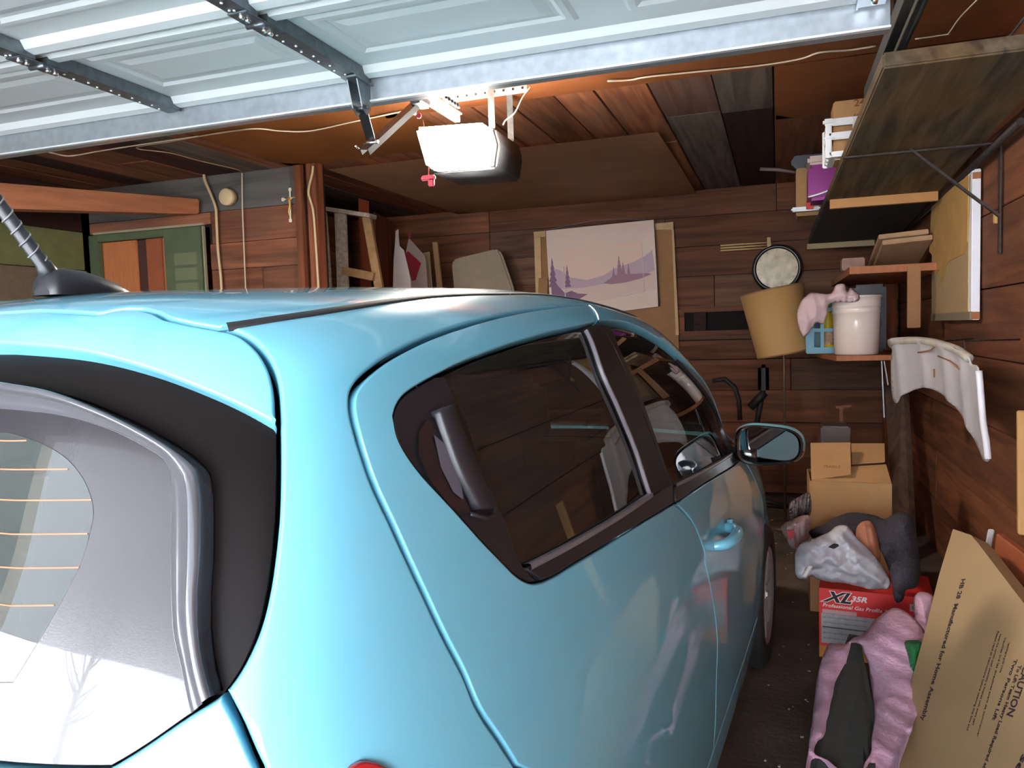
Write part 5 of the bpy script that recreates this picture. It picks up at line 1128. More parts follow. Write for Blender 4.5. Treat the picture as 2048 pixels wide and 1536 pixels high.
# bucket
bc = at(1713, 708, Y=Yl + .2); rb = .5 * (at(1757, 700, Y=Yl + .2).x - at(1668, 700, Y=Yl + .2).x); rt = .5 * (at(1761, 600, Y=Yl + .2).x - at(1660, 600, Y=Yl + .2).x); hb_ = at(1710, 592, Y=Yl + .2).z - l1.z
bk = empty('bucket', (bc.x, Yl + .21, l1.z), 'white plastic bucket with ribbed rim on the lower corner shelf', 'bucket')
cream = mat('cream_white_plastic', (226, 208, 196), rough=.22, coat=.4)
bm = bmesh.new(); P = lambda f, e=0: rb + (rt - rb) * f + e
lathe(bm, [(0, .004), (rb - .008, .0), (rb, .006), (P(.55), hb_ * .55), (P(.70), hb_ * .70), (P(.71, .004), hb_ * .71), (P(.73, .004), hb_ * .73), (P(.74), hb_ * .74), (P(.80), hb_ * .80), (P(.81, .004), hb_ * .81), (P(.83, .004), hb_ * .83), (P(.84), hb_ * .84), (P(.96), hb_ * .96), (P(.965, .006), hb_ * .965), (P(1, .006), hb_), (P(1, -.002), hb_), (P(.9, -.006), hb_ * .9), (rb - .01, .01), (0, .01)], 56); obj('bucket_body', bm, cream, bk)
# pink cloth over its rim
cloth_m = mat('pink_cloth', (206, 176, 176), rough=.9, bump=.2, bscale=90)
def blob_sheet(name, outline, Y, m, depth=.03, folds=7, amp=.012, label=None, cat=None, seed=1, parent=None, thick=.003, n=34, fold_dir=(1, 0), crumple=.016, cf=9):
    """draped sheet with a given outline: a bulged, folded and crumpled surface with thickness"""
    from mathutils import noise as nz
    rnd = random.Random(seed); k = np.array(crom([[p[0], p[1], p[2] if len(p) > 2 else Y] for p in outline], 5, closed=True)); P2 = k[:, :2]
    lo, hi = P2.min(0), P2.max(0); s = max(hi - lo) / n; g = np.array([(x, z) for x in np.arange(lo[0], hi[0], s) for z in np.arange(lo[1], hi[1], s)]); g = g[inside(g, P2)]
    dd = np.linalg.norm(g[:, None] - P2[None], axis=-1); g = g[dd.min(1) > s * .55]
    al = np.concatenate([P2, g]); e = [(i, (i + 1) % len(P2)) for i in range(len(P2))]
    ov, oe, of, _, _, _ = delaunay_2d_cdt([Vector(p) for p in al], e, [], 0, 1e-7, True); ov = np.array([tuple(v) for v in ov]); cn = np.array([ov[list(f)].mean(0) for f in of]); kk = inside(cn, P2); F = [tuple(f) for f, t in zip(of, kk) if t]
    ds = np.linalg.norm(ov[:, None] - P2[None], axis=-1); dm = ds.min(1); w_ = 1 / (ds ** 2 + .5); yb2 = (w_ * k[:, 2]).sum(1) / w_.sum(1); R_ = max(dm.max(), 1e-4); L_ = max(hi - lo)
    fl_ = np.hypot(*fold_dir); fx, fy = fold_dir[0] / fl_, -fold_dir[1] / fl_
    f1 = (fx * ov[:, 0] + fy * ov[:, 1]) / L_; f2 = (-fy * ov[:, 0] + fx * ov[:, 1]) / L_; ph = [rnd.uniform(0, 6) for _ in range(6)]
    prof = np.clip(dm / R_ * 2.2, 0, 1) ** .7 * .7 + .3 * np.clip(dm / R_, 0, 1)
    wob = np.abs(np.sin(folds * f1 * PI + ph[0] + 1.2 * np.sin(3 * f2 + ph[1]))) + .5 * np.abs(np.sin(folds * 1.7 * f1 + 4 * f2 + ph[2]))
    y = yb2 - depth * prof + amp * (wob - .8)
    P3 = [at(a[0], a[1], Y=b) for a, b in zip(ov, y)]; q = np.array([tuple(p) for p in P3])
    cr = np.array([abs(nz.noise(Vector((a[0] * cf, a[2] * cf, seed * 3.1)))) * 1.6 + .7 * abs(nz.noise(Vector((a[0] * cf * 2.3, a[2] * cf * 2.3, seed * 1.7)))) for a in q])
    q[:, 1] -= crumple * cr; c = Vector(q.mean(0)); bm = bmesh.new(); vs = [bm.verts.new(Vector(v) - c) for v in q]
    for f in F:
        try: bm.faces.new([vs[i] for i in f]).smooth = True
        except ValueError: pass
    bmesh.ops.recalc_face_normals(bm, faces=bm.faces[:]); bmesh.ops.solidify(bm, geom=bm.faces[:], thickness=thick)
    me = bpy.data.meshes.new(name); bm.to_mesh(me); bm.free(); me.shade_smooth(); o = link(name, me, m, parent); o.location = c if parent is None else c - parent.location
    if label: tag(o, label, cat)
    return o
blob_sheet('pink_cloth', [(1612, 592), (1625, 585), (1660, 587), (1672, 570), (1688, 568), (1695, 582), (1702, 576), (1718, 590), (1712, 604), (1662, 606), (1654, 628), (1646, 648), (1632, 646), (1612, 672), (1602, 668), (1593, 632), (1600, 606)], 5.06, cloth_m, depth=.05, folds=6, amp=.012, label='pale pink cloth draped over the crate and bucket rim', cat='cloth', seed=4)
# blue crate with yellow bottles
Yb2 = Yl + .42; cA = at(1616, 706, Y=Yb2); bcr = empty('bottle_crate', (cA.x, Yb2, cA.z), 'blue plastic crate of yellow bottles left of the white bucket', 'crate')
blue = mat('blue_plastic', (78, 140, 160), rough=.4); Wc = .26; Hc = at(1640, 598, Y=Yb2).z - cA.z
bm = bmesh.new()
for x in (0, .075, Wc): box(bm, (x + .012, .0, Hc / 2), (.05 if x == 0 else .02, .02, Hc), bev=.003)
for z in (.015, Hc * .42, Hc * .80, Hc - .015): box(bm, (Wc / 2, .0, z), (Wc + .02, .018, .04 if z < .1 else .022), bev=.003)
for y in (0, .24):
    for x in (0, Wc): box(bm, (x, y, Hc / 2), (.02, .04, Hc), bev=.003)
for x in (0, Wc): 
    box(bm, (x, .12, Hc / 2), (.012, .24, Hc), bev=.003)
box(bm, (Wc / 2, .24, Hc / 2), (Wc, .012, Hc)); box(bm, (Wc / 2, .12, .006), (Wc, .25, .012)); obj('crate_body', bm, blue, bcr)
yel = mat('yellow_plastic', (206, 180, 20), rough=.35)
for i, x in enumerate((.125, .205)):
    bo = empty('bottle', (cA.x + x, Yb2 + .085, cA.z + .014), 'yellow plastic bottle in the blue crate, %s one' % ('left' if i == 0 else 'right'), 'bottle')
    bm = bmesh.new(); lathe(bm, [(0, 0), (.036, 0), (.04, .006), (.04, Hc * .42), (.034, Hc * .5), (.036, Hc * .56), (.036, Hc * .72), (.02, Hc * .8), (.014, Hc * .85), (.014, Hc * .9), (0, Hc * .9)], 24); obj('bottle_body', bm, yel, bo)
    bm = bmesh.new(); lathe(bm, [(.0405, Hc * .1), (.041, Hc * .12), (.041, Hc * .36), (.0405, Hc * .38)], 24); obj('bottle_label', bm, mat('bottle_label', (190, 150, 120), rough=.6, var=.5, vscale=40), bo)
# dark bin behind the bucket
bm = bmesh.new(); x0_, x1_ = at(1712, 570, Y=Yl + .36).x, at(1782, 570, Y=Yl + .36).x; zt_ = at(1740, 566, Y=Yl + .36).z
box(bm, (0, 0, (zt_ - l1.z) / 2), (x1_ - x0_, .13, zt_ - l1.z), bev=.02); o = obj('black_case', bm, mat('black_plastic', (.012, .014, .016), rough=.25)); o.location = ((x0_ + x1_) / 2, Yl + .62, l1.z + .001); tag(o, 'tall glossy black case standing behind the white bucket', 'case')
bm = bmesh.new(); p1, p2 = at(1762, 598, Y=Yl + .30), at(1774, 640, Y=Yl + .30); box(bm, ((p1.x + p2.x) / 2, Yl + .55, (p1.z + p2.z) / 2), (p2.x - p1.x, .02, p1.z - p2.z), bev=.004); o.children or None; q_ = obj('case_label', bm, mat('blue_label', (40, 84, 110), rough=.4), o); q_.matrix_parent_inverse = Matrix.Translation(-o.location)

# ================================================================== ON THE RIGHT WALL
# framed picture hung back to front: torn brown paper, bare backing, white edge
Xp = XR - .045; P1 = [at(1950, 334, X=Xp), at(1942, 640, X=Xp)]; yN = P1[1].y; yF = at(1864, 630, X=Xp).y; zT, zBm = P1[0].z, P1[1].z
fr = empty('turned_picture', (Xp, (yN + yF) / 2, (zT + zBm) / 2), 'framed canvas hung back outwards with torn brown paper and white edge', 'picture'); FR = fr.location.copy()
bm = bmesh.new(); box(bm, (.018, 0, 0), (.036, yF - yN, zT - zBm), bev=.003); obj('frame', bm, mat('white_frame', (.78, .76, .80), rough=.35), fr)
bm = bmesh.new(); box(bm, (-.002, .02, .0), (.004, yF - yN - .06, zT - zBm - .05)); obj('backing_board', bm, mat('tan_backing', (172, 144, 104), rough=.8, var=.05, vscale=16), fr)
# torn paper
bm = bmesh.new(); hz_ = (zT - zBm) / 2; hy = (yF - yN) / 2
pp = [(-hy + .03, hz_ - .02), (hy - .02, hz_ - .02), (hy + .05, .06), (hy - .02, .04), (hy - .1, .0), (hy - .12, -.10), (hy - .24, -.06), (hy - .30, -.14), (hy - .42, -.06), (hy - .5, -.04), (-hy + .12, -.03), (-hy + .05, .02)]
prism(bm, pp, 'x', -.009, -.005); obj('torn_paper', bm, mat('brown_paper', (184, 140, 80), rough=.8, var=.12, vscale=10), fr)
bm = bmesh.new(); box(bm, (.0, 0, -hz_ + .02), (.012, yF - yN, .04)); obj('frame_bottom', bm, mat('greyish_edge', (132, 116, 94), rough=.7), fr)
bm = bmesh.new(); box(bm, (.018, -hy - .002, -hz_ + .02), (.034, .004, .035)); box(bm, (.018, -hy - .002, hz_ - .03), (.034, .004, .03)); obj('frame_corner_wear', bm, mat('bare_wood', (150, 92, 54), rough=.7), fr)
# car fender
out = [(1785, 678), (1810, 674), (1850, 676), (1890, 684), (1918, 694), (1935, 706), (1942, 716), (1945, 728), (1958, 735), (1962, 780), (1966, 830), (1972, 870), (1980, 916), (1970, 922), (1960, 900), (1945, 868), (1925, 830), (1900, 800), (1880, 785), (1855, 775), (1835, 778), (1818, 785), (1805, 794), (1795, 806), (1788, 800), (1784, 775), (1783, 720), (1786, 700), (1780, 692), (1781, 682)]
def fY(x): t = (x - 1783) / (1980 - 1783); return 4.25 + (3.22 - 4.25) * t
q = [at(x, y, Y=fY(x)) for x, y in out]; ctr = sum(q, Vector()) / len(q); fe = empty('car_fender', ctr, 'spare white car wing panel with arched cutout hung on the right wall', 'car part')
k = np.array(crom([list(p) + [0] for p in out], 4, closed=True))[:, :2]; lo, hi = k.min(0), k.max(0)
g = np.array([(x, y) for x in np.arange(lo[0], hi[0], 5) for y in np.arange(lo[1], hi[1], 5)]); g = g[inside(g, k)]; dd = np.linalg.norm(g[:, None] - k[None], axis=-1).min(1); g = g[dd > 2.5]; al = np.concatenate([k, g]); e = [(i, (i + 1) % len(k)) for i in range(len(k))]
ov, _, of, _, _, _ = delaunay_2d_cdt([Vector(p) for p in al], e, [], 0, 1e-7, True); ov = np.array([tuple(v) for v in ov]); cn = np.array([ov[list(f)].mean(0) for f in of]); kk = inside(cn, k)
bm = bmesh.new(); vs = []
for (x, y) in ov:
    rid = 0
    for c_r, w_r in ((1800, 7), (1850, 6), (1893, 7), (1925, 5)): rid += math.exp(-((x - c_r - (y - 720) * .10) / w_r) ** 2) * .010
    rid += .014 * math.exp(-((y - (676 + max(0, x - 1850) * .28)) / 14) ** 2)
    p = at(x, y, Y=fY(x)); vs.append(bm.verts.new(p - ctr + Vector((-.02 * 0 - rid, -rid * .6, 0))))
for f, t in zip(of, kk):
    if t: bm.faces.new([vs[i] for i in f]).smooth = True
bmesh.ops.recalc_face_normals(bm, faces=bm.faces[:]); bmesh.ops.solidify(bm, geom=bm.faces[:], thickness=.004)
me = bpy.data.meshes.new('fender_sheet'); bm.to_mesh(me); bm.free(); me.shade_smooth(); link('fender_sheet', me, mat('white_panel_paint', (178, 172, 174), rough=.35, var=.08, vscale=10), fe)
bm = bmesh.new(); pts = [at(x, y, Y=fY(x) - .02) - ctr for x, y in ((1784, 686), (1815, 681), (1855, 683), (1893, 692), (1920, 703), (1938, 717))]; tube(bm, [Vector(p) for p in crom([list(p) for p in pts], 5)], .018, 8); obj('fender_flange', bm, mat('dusty_flange', (176, 166, 152), rough=.5, var=.2, vscale=20), fe, True)
bm = bmesh.new(); pts = [at(x, y, Y=fY(x) - .015) - ctr for x, y in ((1958, 742), (1962, 790), (1966, 840), (1973, 885), (1976, 918))]; tube(bm, [Vector(p) for p in crom([list(p) for p in pts], 5)], .012, 8); obj('fender_front_edge', bm, mat('bright_white_paint', (226, 222, 230), rough=.3), fe, True)
bm = bmesh.new(); h1_ = at(1930, 702, Y=fY(1930)) - ctr; tube(bm, [h1_, h1_ + Vector((.0, .02, .04)), Vector((XR - .003, h1_.y + ctr.y + .02, h1_.z + ctr.z + .04)) - ctr], .004, 6); h1_ = at(1800, 690, Y=fY(1800)) - ctr; tube(bm, [h1_, Vector((XR - .003, h1_.y + ctr.y + .1, h1_.z + ctr.z + .02)) - ctr], .004, 6); obj('hook_wire', bm, iron, fe)
for pts in (((1836, 705), (1855, 702), (1862, 700), (1870, 690)), ((1876, 712), (1900, 722), (1918, 738)), ((1868, 738), (1868, 755))):
    bm = bmesh.new(); tube(bm, [at(x, y, Y=fY(x) - .045) - ctr for x, y in pts], .0035, 5); obj('crack_line', bm, mat('rust_line', (140, 92, 56), rough=.8), fe)
# nails, plank at the right edge, orange board, white strip
slab('board', [(2036, 822), (2075, 822), (2075, 1075), (2037, 1070)], .02, mat('tan_wall_board', (176, 132, 78), rough=.7, var=.06), 'tan board fixed upright on the right wall at the picture edge', 'board', Y=2.62)
slab('plank_offcut', [(1992, 1066, 2.98), (2075, 1130, 2.75), (2075, 1290, 2.75), (1986, 1110, 2.98)], .03, mat('orange_plank', (150, 78, 44), rough=.6, var=.15, vscale=10), 'orange-brown plank leaning behind the large flat carton', 'plank')
slab('metal_strip', [(1977, 1058), (1990, 1060), (1982, 1103), (1969, 1100)], .008, mat('white_strip', (200, 194, 190), rough=.4), 'short white metal strip poking up behind the flat carton', 'strip', Y=3.02)
bm = bmesh.new(); p = at(1995, 330, X=XR); box(bm, (0, 0, 0), (.02, .03, .05), bev=.003); o = obj('wood_chip', bm, mat('pale_splinter', (190, 150, 90), rough=.8)); o.location = at(1993, 435, X=XR - .012); tag(o, 'pale splintered chip at the foot of the iron bracket', 'wood chip')

# ================================================================== FLOOR PILE
# large flat carton leaning on the wall
def FP(x, y, D): return Vector(CAM + ray(x, y) * D)
cA_, cB_ = at(1906, 1058, Y=3.05), at(1952, 1082, Y=2.98)
# plane of the broad face through three points
p1 = at(1906, 1058, Y=3.0); p2 = at(2060, 1222, Y=2.42); p3 = at(1782, 1530, Y=2.55)
nn = (p2 - p1).cross(p3 - p1).normalized()
def onF(x, y):
    d = Vector(ray(x, y)); c = Vector(CAM); return c + d * ((p1 - c).dot(nn) / d.dot(nn))
fc_c = onF(1930, 1400); fc = empty('flat_carton', fc_c, 'large flat brown carton printed with caution text leaning on the right wall', 'carton')
if nn.dot(Vector((-.5, -1, .2))) < 0: nn = -nn
face = [onF(1906, 1058), onF(1942, 1070), onF(1955, 1085), onF(2090, 1262), onF(2060, 1800), onF(1720, 1790), onF(1784, 1520), onF(1812, 1400), onF(1848, 1270), onF(1878, 1150)]
bm = bmesh.new(); A = [p - fc_c for p in face]; B = [p - nn * .06 for p in A]; hexa(bm, A, B); bmesh.ops.bevel(bm, geom=[e_ for e_ in bm.edges if e_.calc_face_angle(0) > .3], offset=.006, segments=2, affect='EDGES'); obj('carton_body', bm, mat('flat_carton_board', (166, 136, 98), rough=.75, var=.05, vscale=6), fc)
blk = mat('black_ink', (52, 34, 40), rough=.8)
def ftext(s, x0, y0, x1, y1, size, bold=0, align='LEFT'):
    a, b = onF(x0, y0), onF(x1, y1); d = (b - a).normalized(); up_ = nn.cross(d).normalized()
    M = frame(a - fc_c + nn * .0012, d, up_); o = text('carton_print', s, size, M, blk, fc, ext=.0002, bold=bold, align=align)
    L_ = max(v.co.dot(d) for v in o.data.vertices) - min(v.co.dot(d) for v in o.data.vertices); k_ = (b - a).length / max(L_, 1e-4)
    o.data.transform(M @ Matrix.Diagonal((k_, 1, 1, 1)) @ M.inverted()); return o
ftext('HB 28  Manufactured for Home Assembly', 1924, 1158, 1842, 1440, .030, .0006)
ftext('Please read all instructions before opening this box and', 1996, 1262, 1934, 1460, .011)
ftext('keep the carton until assembly is finished with every part', 2001, 1268, 1945, 1450, .011)
ftext('Veuillez lire les directives avant de commencer', 2010, 1275, 1954, 1474, .011)
ftext('l assemblage et garder la boite', 2018, 1285, 2000, 1345, .011)
ftext('Two Persons Lift', 2030, 1318, 1985, 1440, .018, .0004)
ftext('To Lift Team Heavy Load Required at', 2038, 1330, 1966, 1536, .018, .0004)
ftext('CAUTION', 2049, 1330, 2014, 1430, .036, .0008)
ftext('Use', 2060, 1480, 2030, 1540, .03, .0008)
# red tool box carton
rb0 = at(1637, 1180, Y=3.42); rA = [at(1638, 1176, Y=3.40), at(1868, 1196, Y=3.36), at(1846, 1302, Y=3.36), at(1644, 1290, Y=3.40)]
rA[0].z = rA[1].z = rA[0].z; rA[3] = Vector((rA[0].x, rA[0].y, .002)); rA[2] = Vector((rA[1].x, rA[1].y, .002)); rH = rA[0].z; 
rc = empty('tool_carton', rA[3], 'red carton lettered XL 35R under the white plastic bag', 'carton'); R0 = rA[3].copy(); wx = (rA[2] - rA[3]); Lw = wx.length; MF = frame((0, 0, 0), wx, (0, 0, 1)); red_m = mat('red_card', (214, 40, 40), rough=.5)
RC = lambda x, z, d=0: MF @ Vector((x * Lw, z * rH, d))     # d towards the camera
bm = bmesh.new(); hexa(bm, [RC(0, 0), RC(1, 0), RC(1, 1), RC(0, 1)], [RC(0, 0, -.30), RC(1, 0, -.30), RC(1, 1, -.30), RC(0, 1, -.30)]); obj('carton_body', bm, red_m, rc)
def rq(name, x0, x1, z0, z1, m, d=.001):
    bm = bmesh.new(); hexa(bm, [RC(x0, z0), RC(x1, z0), RC(x1, z1), RC(x0, z1)], [RC(x0, z0, d), RC(x1, z0, d), RC(x1, z1, d), RC(x0, z1, d)]); return obj(name, bm, m, rc)
rq('carton_base_band', 0, 1, 0, .17, mat('ochre_card', (176, 112, 40), rough=.6)); rq('grey_label', .02, .50, .21, .64, mat('grey_print', (158, 156, 158), rough=.5, var=.12, vscale=60)); rq('pink_label', .03, .34, .645, .70, mat('pink_print', (186, 150, 150), rough=.5), .0014)
rq('label_rule', .03, .49, .44, .452, blk, .0016); rq('dark_label', .52, .62, .45, .62, mat('dark_maroon', (84, 36, 34), rough=.5)); rq('barcode_label', .80, .93, .80, .90, mat('white_label', (206, 196, 198), rough=.5)); 
for i in range(9): rq('barcode_bar', .82 + i * .011, .824 + i * .011 + (i % 3) * .001, .825, .875, blk, .0016)
def rtext(s, x, z, size, m, d, bold=0, shear=.2, xs=1): return text('carton_print', s, size, MF @ Matrix.Translation((x * Lw, z * rH, d)), m, rc, ext=.0003, bold=bold, shear=shear, xscale=xs)
rtext('XL', .045, .815, .062, mat('white_ink', (226, 210, 208), rough=.5), .0008, .0045, .45, 1.35); rtext('XL', .045, .815, .062, blk, .0016, .0018, .45, 1.35)
rtext('35R', .285, .855, .030, mat('white_ink', (0, 0, 0)), .0012, .0012, .3, 1.25); rtext('Professional Gas Profile Set', .03, .735, .021, mat('white_ink', (0, 0, 0)), .0012, .0003, .25, 1.12)
for i in range(5): rtext('gas profile set with all fittings and hoses included', .04, .58 - i * .075, .0085, mat('grey_ink', (96, 90, 96), rough=.6), .0016, 0, 0)
# tall carton with open flaps
Yk = 3.95; kt = at(1620, 963, Y=Yk); kr = at(1783, 968, Y=Yk); tc = empty('open_carton', (kt.x, Yk, .0), 'plain brown carton with half-open flaps standing behind the bags', 'carton')
Wk, Hk, Dk = kr.x - kt.x, kt.z, .34; bm = bmesh.new()
for (c, s) in (((Wk / 2, 0, Hk / 2), (Wk, .005, Hk)), ((Wk / 2, Dk, Hk / 2), (Wk, .005, Hk)), ((0, Dk / 2, Hk / 2), (.005, Dk, Hk)), ((Wk, Dk / 2, Hk / 2), (.005, Dk, Hk)), ((Wk / 2, Dk / 2, .003), (Wk, Dk, .005))): box(bm, c, s)
obj('carton_walls', bm, card, tc)
def flap(name, pts):
    bm = bmesh.new(); P_ = [Vector(p) for p in pts]; sweep_slab(bm, P_, .004); return obj(name, bm, card, tc)
z_ = Hk
def tk(x, y, Y): return at(x, y, Y=Y) - tc.location
flap('flap', [(0, 0, z_), (Wk, 0, z_), tuple(tk(1772, 930, Yk + .14)), tuple(tk(1704, 934, Yk + .14))])
flap('flap', [(Wk * .02, .02, z_ + .002), tuple(tk(1702, 950, Yk + .02)), tuple(tk(1701, 886, Yk + .22)), tuple(tk(1621, 887, Yk + .24))])
flap('flap', [tuple(tk(1704, 929, Yk + .16)), tuple(tk(1770, 925, Yk + .16)), tuple(tk(1769, 888, Yk + .34)), tuple(tk(1702, 888, Yk + .34))])
a = tk(1645, 944, Yk - .01); text('carton_print', 'FRAGILE', .02, Matrix.Translation(tk(1647, 938, Yk + .03) + Vector((0, -.02, .01))) @ Matrix.Rotation(.9, 4, 'X'), ink, tc, ext=.0002)
# small clear tub and stick behind it
bm = bmesh.new(); c_ = at(1668, 868, Y=5.1); x0_, x1_ = at(1640, 868, Y=5.1).x, at(1698, 868, Y=5.1).x; box(bm, (0, 0, c_.z / 2 + .03), (x1_ - x0_, .2, c_.z + .06), bev=.01); o = obj('storage_tub', bm, mat('greyish_tub', (92, 78, 74), rough=.4, var=.2, vscale=12)); o.location = ((x0_ + x1_) / 2, 5.1, 0); tag(o, 'tall dull grey tub standing behind the open carton', 'tub')
bm = bmesh.new(); a, b = at(1682, 815, Y=5.3), at(1680, 862, Y=5.3); bar(bm, a - a, Vector((0, 0, -a.z)), .03, .02, Vector((0, 1, 0))); bar(bm, Vector((-.03, 0, 0)), Vector((.06, 0, .01)), .015, .02, Vector((0, 1, 0))); o = obj('wooden_stake', bm, mat('brown_stake', (112, 70, 42), rough=.7)); o.location = a; tag(o, 'thin wooden stake with a crosspiece rising behind the grey tub', 'stake')
slab('leaning_post', [(1768, 770, 5.9), (1805, 770, 5.7), (1822, fb(4.9, 1822), 4.9), (1790, fb(4.9, 1790), 4.9)], .05, wood('grey_post', (112, 84, 66), (70, 48, 38), GREY, axis=2, tint=.05), 'weathered post leaning into the far right corner', 'post')
# charcoal jacket
blob_sheet('jacket', [(1653, 1042, 3.60), (1670, 1030, 3.66), (1715, 1023, 3.7), (1750, 1030, 3.68), (1770, 1036, 3.62), (1790, 1022, 3.6), (1815, 1025, 3.6), (1828, 1050, 3.56), (1836, 1100, 3.5), (1840, 1140, 3.42), (1832, 1172, 3.36), (1812, 1180, 3.32), (1805, 1198, 3.30), (1794, 1204, 3.29), (1786, 1190, 3.29), (1782, 1160, 3.30), (1770, 1120, 3.4), (1750, 1090, 3.5), (1700, 1080, 3.55), (1655, 1090, 3.58), (1630, 1080, 3.6), (1618, 1066, 3.6), (1625, 1056, 3.6)], 3.5, mat('charcoal_cloth', (58, 54, 64), rough=.95, bump=1, bscale=120), depth=.09, folds=5, amp=.02, label='crumpled charcoal jacket draped over the red carton', cat='jacket', seed=8, fold_dir=(.4, 1), n=46, crumple=.03, cf=7)
blob_sheet('peach_bag', [(1712, 1058), (1725, 1042), (1745, 1045), (1755, 1075), (1760, 1105), (1758, 1125), (1740, 1120), (1715, 1090)], 3.40, mat('peach_paper', (176, 112, 84), rough=.6, bump=.4, bscale=60), depth=.06, folds=6, amp=.008, label='crumpled peach coloured bag between white bag and charcoal jacket', cat='bag', seed=3)
# white carrier bag
plast = mat('white_carrier_plastic', (186, 184, 190), rough=.35, coat=.3, bump=.25, bscale=50, alpha=.93)
wb_ = blob_sheet('carrier_bag', [(1590, 1100), (1606, 1082), (1630, 1070), (1655, 1062), (1675, 1050), (1692, 1049), (1700, 1055), (1712, 1072), (1740, 1100), (1765, 1130), (1779, 1160), (1779, 1172), (1760, 1178), (1720, 1172), (1680, 1163), (1640, 1156), (1622, 1150), (1612, 1158), (1597, 1156), (1588, 1135)], 3.26, plast, depth=.10, folds=9, amp=.010, crumple=.035, cf=11, label='crumpled white plastic carrier bag lying on the red carton', cat='bag', seed=12, fold_dir=(.7, .7), n=60)
bm = bmesh.new(); pts = [at(x, y, Y=3.17) - wb_.location for x, y in ((1604, 1152), (1614, 1135), (1624, 1118), (1632, 1108))]; A_ = [(list(p) + [0, -1, 0]) for p in pts]; B_ = [(list(p + Vector((.014, 0, -.004))) + [0, -1, 0]) for p in pts]; ribbon2(bm, A_, B_, [(0, 0), (0, .006), (1, .008), (1, 0)]); obj('bag_handle', bm, mat('bag_handle_plastic', (206, 200, 196), rough=.35), wb_)
sheetpx('bag_tear', [(1656, 1094), (1668, 1087), (1676, 1088), (1678, 1092), (1668, 1098)], 3.12, mat('tear_dark', (30, 26, 30), rough=.9), wb_, th=.002)
wr_ = blob_sheet('carrier_bag', [(1561, 1052), (1575, 1042), (1590, 1036), (1608, 1030), (1620, 1034), (1621, 1065), (1615, 1080), (1600, 1085), (1592, 1096), (1580, 1092), (1570, 1074)], 3.7, mat('pinkish_white_plastic', (184, 158, 156), rough=.4, bump=.3, bscale=60), depth=.10, folds=6, amp=.014, label='small pinkish white bag with red print left of the open carton', cat='bag', seed=5)
sheetpx('red_print', [(1572, 1062), (1588, 1058), (1590, 1072), (1578, 1080)], 3.58, mat('red_ink', (176, 44, 52), rough=.5), wr_, th=.002)
blob_sheet('clear_packaging', [(1578, 1008), (1600, 992), (1620, 986), (1621, 1030), (1600, 1036), (1582, 1040)], 3.9, mat('clear_grey_plastic', (96, 84, 84), rough=.2, coat=.6), depth=.05, folds=8, amp=.02, label='crumpled clear packaging left behind the open carton', cat='packaging', seed=6)
# pink sack, split open down the front
sack_m = mat('pink_woven_sack', (212, 168, 190), rough=.42, bump=1.0, bscale=16, stretch=(1, 1, 3.5))
ps = empty('pink_sack', (at(1740, 1400, Y=2.75).x, 2.8, 0), 'torn pink plastic sack standing open before the red carton', 'sack')
def sack_part(name, outline, Y, m, **k):
    outline = [(a, b, min(c_, .93 * 2165 / (b - 648))) for a, b, c_ in outline]; o = blob_sheet(name, outline, Y, m, **k); o.parent = ps; o.location = o.location - ps.location; return o
sack_part('sack_left_side', [(1655, 1292, 3.0), (1668, 1286, 3.02), (1690, 1288, 3.0), (1702, 1282, 2.98), (1698, 1298, 2.96), (1692, 1320, 2.9), (1686, 1345, 2.86), (1678, 1370, 2.82), (1672, 1395, 2.78), (1662, 1420, 2.72), (1656, 1440, 2.7), (1648, 1465, 2.66), (1634, 1478, 2.62), (1628, 1500, 2.6), (1645, 1510, 2.58), (1665, 1525, 2.55), (1680, 1550, 2.5), (1640, 1640, 2.4), (1612, 1560, 2.5), (1618, 1490, 2.58), (1625, 1440, 2.66), (1632, 1380, 2.76), (1640, 1330, 2.86)], 2.8, sack_m, depth=.02, folds=9, amp=.007, seed=2, fold_dir=(.5, 1), n=60, crumple=.02, cf=14)
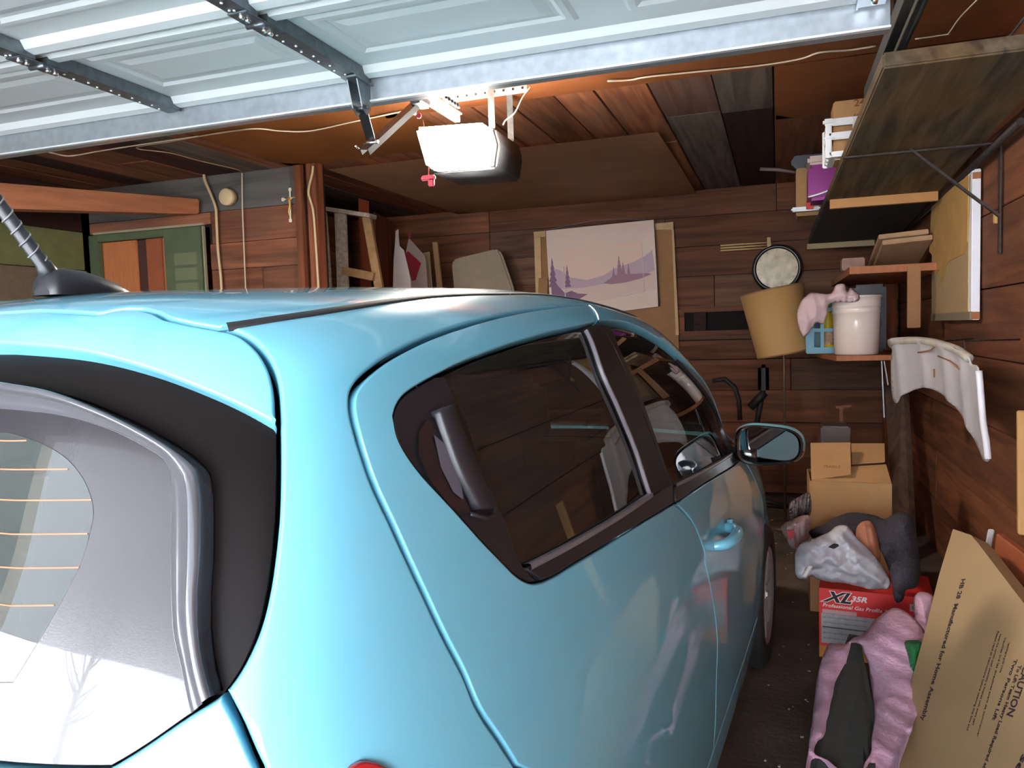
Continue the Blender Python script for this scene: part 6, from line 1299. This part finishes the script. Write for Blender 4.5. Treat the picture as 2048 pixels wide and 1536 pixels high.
sack_part('sack_right_side', [(1700, 1282, 3.0), (1730, 1262, 3.05), (1760, 1230, 3.1), (1785, 1215, 3.12), (1810, 1222, 3.1), (1832, 1240, 3.05), (1850, 1270, 2.98), (1856, 1330, 2.86), (1838, 1400, 2.74), (1815, 1470, 2.62), (1795, 1540, 2.5), (1775, 1640, 2.4), (1720, 1600, 2.42), (1726, 1525, 2.5), (1742, 1500, 2.56), (1744, 1470, 2.6), (1748, 1440, 2.66), (1748, 1410, 2.72), (1744, 1380, 2.78), (1740, 1350, 2.84), (1738, 1325, 2.88), (1726, 1300, 2.93), (1722, 1286, 2.96)], 2.8, sack_m, depth=.05, folds=13, amp=.011, seed=9, fold_dir=(.5, 1), n=70, crumple=.03, cf=12)
sack_part('sack_green_print', [(1808, 1280, 2.9), (1832, 1277, 2.9), (1845, 1290, 2.86), (1838, 1330, 2.82), (1824, 1345, 2.78), (1815, 1310, 2.84)], 2.80, mat('green_print', (30, 110, 62), rough=.5), depth=.04, folds=3, amp=.004, seed=3)
blob_sheet('pink_sack', [(1828, 1190, 3.22), (1850, 1182, 3.22), (1868, 1195, 3.2), (1872, 1240, 3.15), (1860, 1290, 3.1), (1840, 1300, 3.1), (1828, 1240, 3.16)], 3.2, sack_m, depth=.05, folds=4, amp=.01, seed=14, label='smaller pink sack corner tucked between red and flat cartons', cat='sack')
cont = [at(x, y, Y=min(Y, .93 * 2165 / (y - 648) + .03)) - ps.location for x, y, Y in ((1702, 1284, 3.04), (1722, 1288, 3.04), (1752, 1440, 2.78), (1750, 1620, 2.5), (1610, 1620, 2.5), (1625, 1480, 2.72))]
bm = bmesh.new(); A = cont; B = [p + Vector((0, .08, -.0)) for p in A]; hexa(bm, A, B); obj('sack_content', bm, mat('dark_grey_felt', (70, 70, 66), rough=.95, var=.12, vscale=30), ps)
bm = bmesh.new(); tube(bm, [at(x, y, Y=min(Y, .93 * 2165 / (y - 648) + .02)) - ps.location for x, y, Y in ((1713, 1300, 3.0), (1718, 1370, 2.86), (1724, 1440, 2.6), (1731, 1540, 2.3))], .004, 5); obj('content_seam', bm, backing, ps)
